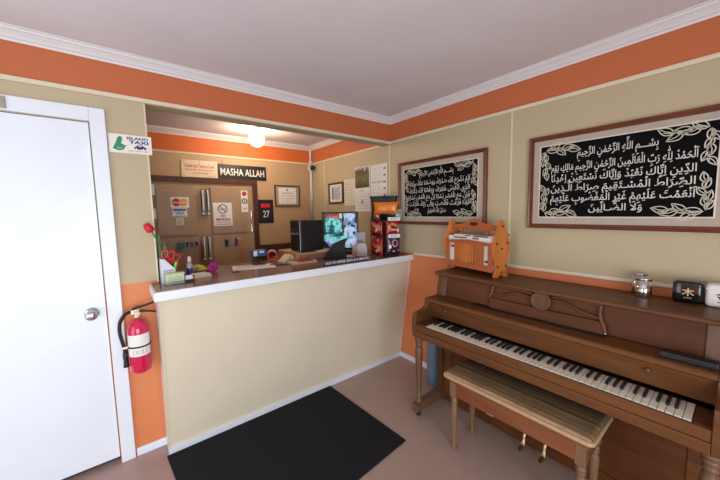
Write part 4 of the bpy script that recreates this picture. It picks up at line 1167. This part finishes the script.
# red and white roll
t = thing('tape_roll', 'red and white tape roll lying beside the blue box', 'tape roll', (-1.165, .33, Z0), math.radians(-20))
bm = nb(); tube(bm, [(.040 * math.cos(2 * PI * i / 28), 0, .050 + .040 * math.sin(2 * PI * i / 28)) for i in range(28)], .0095, 8, True, sx=2.0); obj('roll', bm, 'red_plastic', t, world=False)
bm = nb(); tube(bm, [(.044 * math.cos(a), 0, .0485 + .044 * math.sin(a)) for a in [PI * (.2 + .03 * i) for i in range(21)]], .008, 8, sx=1.9); obj('white_band', bm, 'paper', t, world=False)
t = thing('paper_bag', 'crumpled cream paper bag leaning behind the phone on the counter', 'paper bag', (-1.085, .225, Z0), math.radians(20))
bm = nb(); prism(bm, [(-.065, 0), (.060, 0), (.064, .045), (.036, .062), (.008, .048), (-.032, .022)], -.045, .045, 'Y', bev=.006); obj('bag', bm, 'envelope', t, world=False)
bm = nb(); box(bm, .024, .050, -.0475, -.0455, .018, .040); obj('flap', bm, 'paper2', t, world=False)
# shallow tray with red booklet
t = thing('file_tray', 'flat brown tray at the counter middle under a red booklet', 'tray', (-1.0, .06, Z0))
obj('tray', B(-1.13, -.90, -.02, .125, Z0, Z0 + .014, .003), 'envelope', t)
t = thing('red_booklet', 'red booklet lying on the flat brown tray', 'booklet', (-1.0, .07, Z0 + .0145))
obj('cover', B(-1.06, -.925, .0, .10, Z0 + .0145, Z0 + .022, .001), mat('crimson_cover', 'A5202E', .5), t)
obj('pages', B(-.918, -.905, .0, .10, Z0 + .0145, Z0 + .020), 'paper', t)
# wooden riser
RZT = 1.150
t = thing('wooden_riser', 'light wood riser box under the computer tower', 'riser', (-.78, .36, Z0))
obj('top_board', B(-1.0, -.585, .15, .58, RZT - .014, RZT, .002), 'ply', t)
obj('side_board', B(-1.0, -.986, .15, .58, Z0, RZT - .0145), 'ply', t); obj('side_board', B(-.599, -.585, .15, .58, Z0, RZT - .0145), 'ply', t)
obj('front_board', B(-.9855, -.5995, .158, .170, Z0, RZT - .0145), 'pink_wood', t); obj('back_board', B(-.9855, -.5995, .560, .572, Z0, RZT - .0145), 'ply', t)
t = thing('computer_tower', 'black computer tower standing on the light wood riser', 'computer', (-.79, .30, RZT + .0005))
bm = nb(); box(bm, -.935, -.700, .205, .395, RZT + .0055, RZT + .292, .004); obj('case', bm, 'black', t)
obj('front_panel', B(-.948, -.9355, .203, .397, RZT + .004, RZT + .294, .005), 'black_gloss', t)
for z in (.248, .208): obj('drive_bay', B(-.951, -.9485, .235, .385, RZT + z, RZT + z + .032, .001), 'dark_metal', t)
bm = nb(); lathe(bm, [(.012, 0), (.011, .004), (0, .005)], (-.948, .255, RZT + .170), 16, mx=Matrix.Rotation(-PI / 2, 4, 'Y')); obj('power_button', bm, 'steel', t)
bm = nb(); box(bm, -.951, -.9485, .29, .37, RZT + .163, RZT + .175, .001); obj('port_strip', bm, 'grey_plastic', t)
for x in (-.91, -.72):
    for y in (.225, .375): obj('foot', B(x - .012, x + .012, y - .010, y + .010, RZT + .0005, RZT + .0053), 'rubber', t)
t = thing('paper_pile', 'loose white papers on the riser right of the tower', 'paper', (-.70, .178, RZT))
for k in range(3): obj('sheet', B(-.80 + .02 * k, -.61, .152 + .006 * k, .198, RZT + .0005 + .003 * k, RZT + .003 + .003 * k), 'paper' if k % 2 else 'paper2', t)

# monitor
MC = Vector((-.437, .295, 0)); MA = math.atan2(-.25, .27)
t = thing('monitor', 'black monitor showing security camera pictures in blue and turquoise', 'monitor', (MC.x, MC.y, Z0), MA)
def mo(name, bm, m): return obj(name, bm, m, t, world=False)
bm = nb(); lathe(bm, [(0, 0), (.10, 0), (.105, .004), (.10, .010), (.03, .016), (0, .016)], (.02, .075, 0), 30); mo('stand_base', bm, 'black')
bm = nb(); box(bm, .0, .04, .066, .086, .0165, .20, .004); mo('stand_neck', bm, 'black')
bm = nb(); z0, z1, hw = .035, .430, .187
box(bm, -hw, hw, .0, .035, z0, z1, .005); box(bm, -.12, .12, .0352, .064, .10, .34, .012); mo('housing', bm, 'black')
bm = nb()
for a in ((-hw, -hw + .016, z0, z1), (hw - .016, hw, z0, z1), (-hw + .016, hw - .016, z0, z0 + .024), (-hw + .016, hw - .016, z1 - .016, z1)): box(bm, a[0], a[1], -.006, -.0002, a[2], a[3], .002)
mo('bezel', bm, 'black')
PIC = ["gRRRRRRRRwkBWWWWB.", "gRrrrrrrRwkWWWWWWk", "gttTTTtttgkBbWWWbk", "gtTTdTTTTtkbbbbbbk", "gTTTdTTdTTkbbkkbbB", "gTtdDdTTTTkkBBBkkB", "gTTDddTTTtkBWWWWWb", "gTtDDdTttTkWWWWWWW", "kddDDddtdDkWWbWWkb", "tTTttddDDkkWWbWWbb", "TTTTTTTttTTTTtBBWB", "bWWWTTTTTTTToTWWWW", "kbbWWWTTTTTTWWWWWB", "kkbbbbWWkkkWWWbWWW", "kkkbbbbkkkkbWWbbWB"]
PAL = {'g': '2F4A34', 'R': '8A3A34', 'r': 'B06A5A', 'w': 'D8D8C8', 'k': '14181C', 'B': '7FB0D8', 'W': 'B8CBEA', 't': '3FA0A4', 'T': '7FD8D4', 'd': '1F6A74', 'D': '123C48', 'b': '6A88B8', 'o': 'C89030', '.': '14181C'}
keys_ = sorted(PAL)
bm = nb(); nr, nc = len(PIC), 18
sx0, sx1, sz0, sz1 = -hw + .0165, hw - .0165, z0 + .0245, z1 - .0165
vv = [[bm.verts.new((sx0 + (sx1 - sx0) * (c / nc + (random.uniform(-.018, .018) if 0 < c < nc else 0)), -.0008, sz1 - (sz1 - sz0) * (r / nr + (random.uniform(-.02, .02) if 0 < r < nr else 0)))) for c in range(nc + 1)] for r in range(nr + 1)]
for r in range(nr):
    row = (PIC[r] + 'k' * 18)[:18]
    for c in range(nc):
        f = bm.faces.new((vv[r][c], vv[r + 1][c], vv[r + 1][c + 1], vv[r][c + 1])); f.material_index = keys_.index(row[c])
mo('screen', bm, [emis('screen_' + str(i), PAL[k], .75, .25) for i, k in enumerate(keys_)])

# card terminal: dark flared desk stand
t = thing('card_terminal', 'dark flared desk stand in front of the monitor', 'terminal', (-.655, .06, Z0), math.radians(-38)); t.scale = (1.28, 1, 1.04)
bm = nb(); prism(bm, [(-.095, 0), (.080, 0), (.074, .030), (.066, .07), (.064, .10), (.072, .135), (.090, .182), (.040, .160), (-.010, .135), (-.030, .115), (-.050, .07), (-.075, .028)], -.030, .030, 'Y', bev=.006); obj('stand_body', bm, mat('dark_brown_plastic', '0F0C0C', .7, var=.1), t, world=False)
bm = nb(); box(bm, -.020, .045, -.0335, -.0305, .04, .12, .001); obj('keypad', bm, 'rubber', t, world=False)
# arched wooden holder
t = thing('arched_holder', 'rounded-top pinkish wooden holder with pale front beside the snack rack', 'holder', (-.425, -.010, Z0), math.radians(-36))
def arch(w, h, n=14): return [(-w, 0), (w, 0)] + [(w * math.cos(PI * i / n), h - w + w * math.sin(PI * i / n)) for i in range(n + 1)]
bm = nb(); prism(bm, arch(.072, .135), -.012, .030, 'Y', bev=.004); obj('holder_body', bm, 'pink_wood', t, world=False)
bm = nb(); prism(bm, [(a + .022, b) for a, b in arch(.048, .130)], -.018, -.0125, 'Y', bev=.002); obj('front_plate', bm, 'lilac_grey', t, world=False)
t = thing('card_holder', 'small pale upright card behind the arched wooden holder', 'card', (-.33, .09, Z0), math.radians(-36))
bm = nb(); box(bm, -.050, .050, -.020, .020, 0, .11, .003); obj('stand', bm, 'black', t, world=False)
bm = nb(); box(bm, -.040, .045, -.026, -.0205, .09, .225, .002); obj('card', bm, 'grey_plastic', t, world=False)
t = thing('desk_paper', 'white papers under the right side of the monitor', 'paper', (-.50, .06, Z0), math.radians(-30))
bm = nb(); box(bm, -.07, .05, -.035, .045, 0, .004); obj('sheet', bm, 'paper2', t, world=False)
# desk sign
sa, sb = Vector((-.890, -.150, 0)), Vector((-.415, -.158, 0))
t = thing('desk_sign', 'long narrow navy sign with white capitals on the counter edge', 'sign', (-.71, -.226, Z0))
bm = nb(); prism(bm, [(-.240, Z0), (-.230, Z0 + .034), (-.225, Z0 + .034), (-.212, Z0)], -.965, -.492, 'X', bev=.001); obj('sign_body', bm, mat('slate_navy', '3A3F58', .4), t)
bm = nb(); put_text(bm, 'OUT OF OFFICE. BACK IN 5 MINUTES', lambda u, v: (u, -.2412 + .010 * v / .034, Z0 + v), -.955, -.502, .008, .027, .02); obj('lettering', bm, 'ink_white', t)

# snack display
SP = Vector((-.245, -.172, 0)); SA = math.radians(-19)
t = thing('snack_display', 'narrow dark snack display rack at the right end of the counter', 'display rack', (SP.x, SP.y, Z0), SA)
W_, D_ = .150, .230
def so(name, bm, m): return obj(name, bm, m, t, world=False)
so('base', B(0, W_, 0, D_, 0, .020, .003), 'black')
so('back_panel', B(0, W_, D_ - .012, D_, .0205, .46, .002), mat('red_card', '8A1822', .5, var=.2, scale=40))
for z in (.1915, .336): so('shelf', B(-.072, W_ - .002, -.0453, D_ - .0125, z, z + .0065), 'black')
for x in (.002, W_ - .008): 
    so('upright', B(x, x + .006, .0, .008, .0205, .191), 'dark_metal')
def red_print():
    m, nt, b = base_mat('red_snack_print')
    tc = N(nt, 'ShaderNodeTexCoord'); nz = N(nt, 'ShaderNodeTexVoronoi'); nz.inputs['Scale'].default_value = 34
    nt.links.new(tc.outputs['Object'], nz.inputs['Vector'])
    cr = N(nt, 'ShaderNodeValToRGB'); e = cr.color_ramp.elements; cr.color_ramp.interpolation = 'CONSTANT'
    sp = N(nt, 'ShaderNodeSeparateColor'); nt.links.new(nz.outputs['Color'], sp.inputs[0]); nt.links.new(sp.outputs[0], cr.inputs[0])
    e[0].position = 0; e[0].color = lin('9A1220'); e[1].position = .30; e[1].color = lin('6A0E18')
    for p_, h_ in ((.5, 'B52030'), (.72, '3A1016'), (.84, 'B88A5A'), (.93, 'D8C8B0')): x = e.new(p_); x.color = lin(h_)
    nt.links.new(cr.outputs[0], b.inputs['Base Color']); b.inputs['Roughness'].default_value = .25
    return m
M['snack_red'] = red_print()
M['snack_orange'] = mat('orange_foil', 'E58A1E', .25, var=.2, scale=25, h2='D8661C')
M['snack_black'] = mat('black_foil', '17191A', .25, var=.3, scale=30, h2='2C3A30')
M['snack_green'] = mat('green_foil', '1F3A2C', .25, h2='C8CCC0', scale=22)
M['snack_dark'] = mat('dark_print_foil', '16141E', .25, h2='4A2A3A', scale=45)
def bag(label, x, y, z, w, h, d, m, rot=0, extra=None, tilt=0):
    """pillow bag, crimped top and bottom; local to the display"""
    q = thing('snack_bag', label, 'snack bag', (0, 0, 0), 0, 'snack bags on the display')
    R0 = Matrix.Translation((SP.x, SP.y, Z0)) @ Matrix.Rotation(SA, 4, 'Z')
    q.location = R0 @ Vector((x, y, z)); q.rotation_euler = (0, 0, SA + rot)
    bm = nb(); nx, nz_ = 10, 12; F = []; Bk = []
    for j in range(nz_ + 1):
        f, g = [], []
        for i in range(nx + 1):
            u = i / nx * 2 - 1; v = j / nz_ * 2 - 1
            b_ = d / 2 * max(0, 1 - abs(u) ** 2.4) ** .6 * max(0, 1 - (abs(v) / .93) ** 3.5) ** .7 if abs(v) < .93 else 0
            b_ += .0010
            cr = (.0015 if i % 2 else -.0015) if j in (0, nz_) else 0
            px = u * w / 2 * (1 - .05 * math.cos(v * PI / 2) + .10 * max(0, v) ** 4); pz = (v + 1) / 2 * h
            f.append(bm.verts.new((px, -b_ + cr + tilt * pz, pz))); g.append(bm.verts.new((px, b_ + cr + tilt * pz, pz)))
        F.append(f); Bk.append(g)
    for j in range(nz_):
        for i in range(nx):
            bm.faces.new((F[j][i], F[j][i + 1], F[j + 1][i + 1], F[j + 1][i])); bm.faces.new((Bk[j][i + 1], Bk[j][i], Bk[j + 1][i], Bk[j + 1][i + 1]))
        bm.faces.new((F[j][0], F[j + 1][0], Bk[j + 1][0], Bk[j][0])); bm.faces.new((F[j][nx], Bk[j][nx], Bk[j + 1][nx], F[j + 1][nx]))
    for f in bm.faces: f.smooth = True
    obj('bag', bm, m, q, world=False)
    if extra: extra(q, w, h, d, tilt)
    return q
def curved(w, h, d, tilt):
    def mp(u, v):
        a = u * 2 - 1; c = v * 2 - 1
        b_ = d / 2 * max(0, 1 - abs(a) ** 2.4) ** .6 * max(0, 1 - (abs(c) / .93) ** 3.5) ** .7 + .0022
        return (a * w / 2 * .97, -b_ + tilt * v * h, v * h)
    return mp
def x_red(q, w, h, d, tl):
    mp = curved(w, h, d, tl)
    bm = nb(); put_text(bm, 'Doritos', mp, .30, .90, .34, .50, .02); obj('lettering', bm, 'ink_white', q, world=False)
    bm = nb(); flat(bm, [mp(.12, .40), mp(.30, .55), mp(.25, .78), mp(.10, .70)]); obj('picture', bm, 'ink_orange', q, world=False)
def x_dark(q, w, h, d, tl):
    mp = curved(w, h, d, tl)
    bm = nb(); disc(bm, mp, .58, .60, .24, .22, 16); obj('picture', bm, mat('pinkish_picture', 'C08498', .5, var=.3, scale=30), q, world=False)
    bm = nb(); ribbon(bm, [(.25, .90), (.5, .86), (.8, .9)], .10, mp); obj('stripe', bm, 'ink_blue', q, world=False)
    bm = nb(); disc(bm, mp, .22, .42, .10, .12, 12); ribbon(bm, [(.12, .2), (.5, .14), (.9, .2)], .05, mp); obj('lettering', bm, 'ink_white', q, world=False)
bag('dark snack bag with round pink picture on the lowest shelf facing front', W_ / 2, -.022, .0207, .142, .167, .036, 'snack_dark', 0, x_dark)
bag('red snack bag with white lettering on the middle shelf facing front', W_ / 2, -.022, .1985, .146, .134, .038, 'snack_red', 0, x_red)
L90 = -PI / 2
bag('lowest red snack bag on the left side of the display', -.040, .118, .001, .300, .186, .058, 'snack_red', L90)
bag('middle red snack bag on the left side of the display', -.040, .118, .1985, .300, .134, .058, 'snack_red', L90)
bag('upper red snack bag on the left side of the display', -.050, .080, .343, .150, .062, .030, 'snack_red', L90)
bag('orange snack bag across the top of the display, before the black bag', .030, .035, .4065, .235, .108, .046, 'snack_orange', -.60)
bag('black snack bag standing at the very top of the display', .050, .130, .343, .260, .235, .036, 'snack_black', -.55)
bag('black and green snack bag at the top right corner of the display', .146, .002, .343, .070, .100, .018, 'snack_green', -.3)
for z in (.337, .176):
    q = so('price_label', B(.012, W_ - .012, -.0478, -.0456, z, z + .034, .0008), 'paper')
    bm = nb(); put_text(bm, '$2.00', lambda u, v: (u, -.0482, v), .040, .105, z + .008, z + .026, .01); obj('price', bm, 'ink_grey', q, world=False)

# ================================================================ LIGHT, SKY, CAMERA
w = bpy.data.worlds.new('sky'); SC.world = w; w.use_nodes = True
bg = w.node_tree.nodes['Background']; bg.inputs[0].default_value = (.80, .90, 1.0, 1); bg.inputs[1].default_value = 1.0
def area(name, loc, rot, sx, sy, power, color):
    l = bpy.data.lights.new(name, 'AREA'); l.shape = 'RECTANGLE'; l.size = sx; l.size_y = sy; l.energy = power; l.color = color
    o = bpy.data.objects.new(name, l); COL.objects.link(o); o.location = loc; o.rotation_euler = rot; return o
area('daylight_front_window', ((WFa + WFb) / 2, YF - .12, (WZa + WZb) / 2), (PI / 2, 0, 0), WFb - WFa, WZb - WZa, 88, (.86, .93, 1.0))
area('daylight_left_window', (XL - .12, (WLa + WLb) / 2, 1.075), (PI / 2, 0, -PI / 2), WLb - WLa, 1.85, 24, (.86, .93, 1.0))

CX, CY, CZ, YAW, PITCH, ROLL, FPX = -2.2425, -2.317, 1.5154, .6686, .0927, -.0181, 306.81
f = Vector((math.sin(YAW) * math.cos(PITCH), math.cos(YAW) * math.cos(PITCH), -math.sin(PITCH)))
r = Vector((math.cos(YAW), -math.sin(YAW), 0)); u = r.cross(f)
c_, s_ = math.cos(ROLL), math.sin(ROLL)
r2 = r * c_ + u * s_; u2 = -r * s_ + u * c_
cam = bpy.data.cameras.new('camera'); cam.sensor_width = 36; cam.sensor_fit = 'HORIZONTAL'; cam.lens = FPX / 720 * 36; cam.clip_start = .02
co = bpy.data.objects.new('camera', cam); COL.objects.link(co)
co.matrix_world = Matrix(((r2.x, u2.x, -f.x, CX), (r2.y, u2.y, -f.y, CY), (r2.z, u2.z, -f.z, CZ), (0, 0, 0, 1)))
SC.camera = co
SC.view_settings.view_transform = 'Standard'; SC.view_settings.look = 'None'
SC.view_settings.gamma = 1; SC.view_settings.use_curve_mapping = False
SC.view_settings.exposure = 0
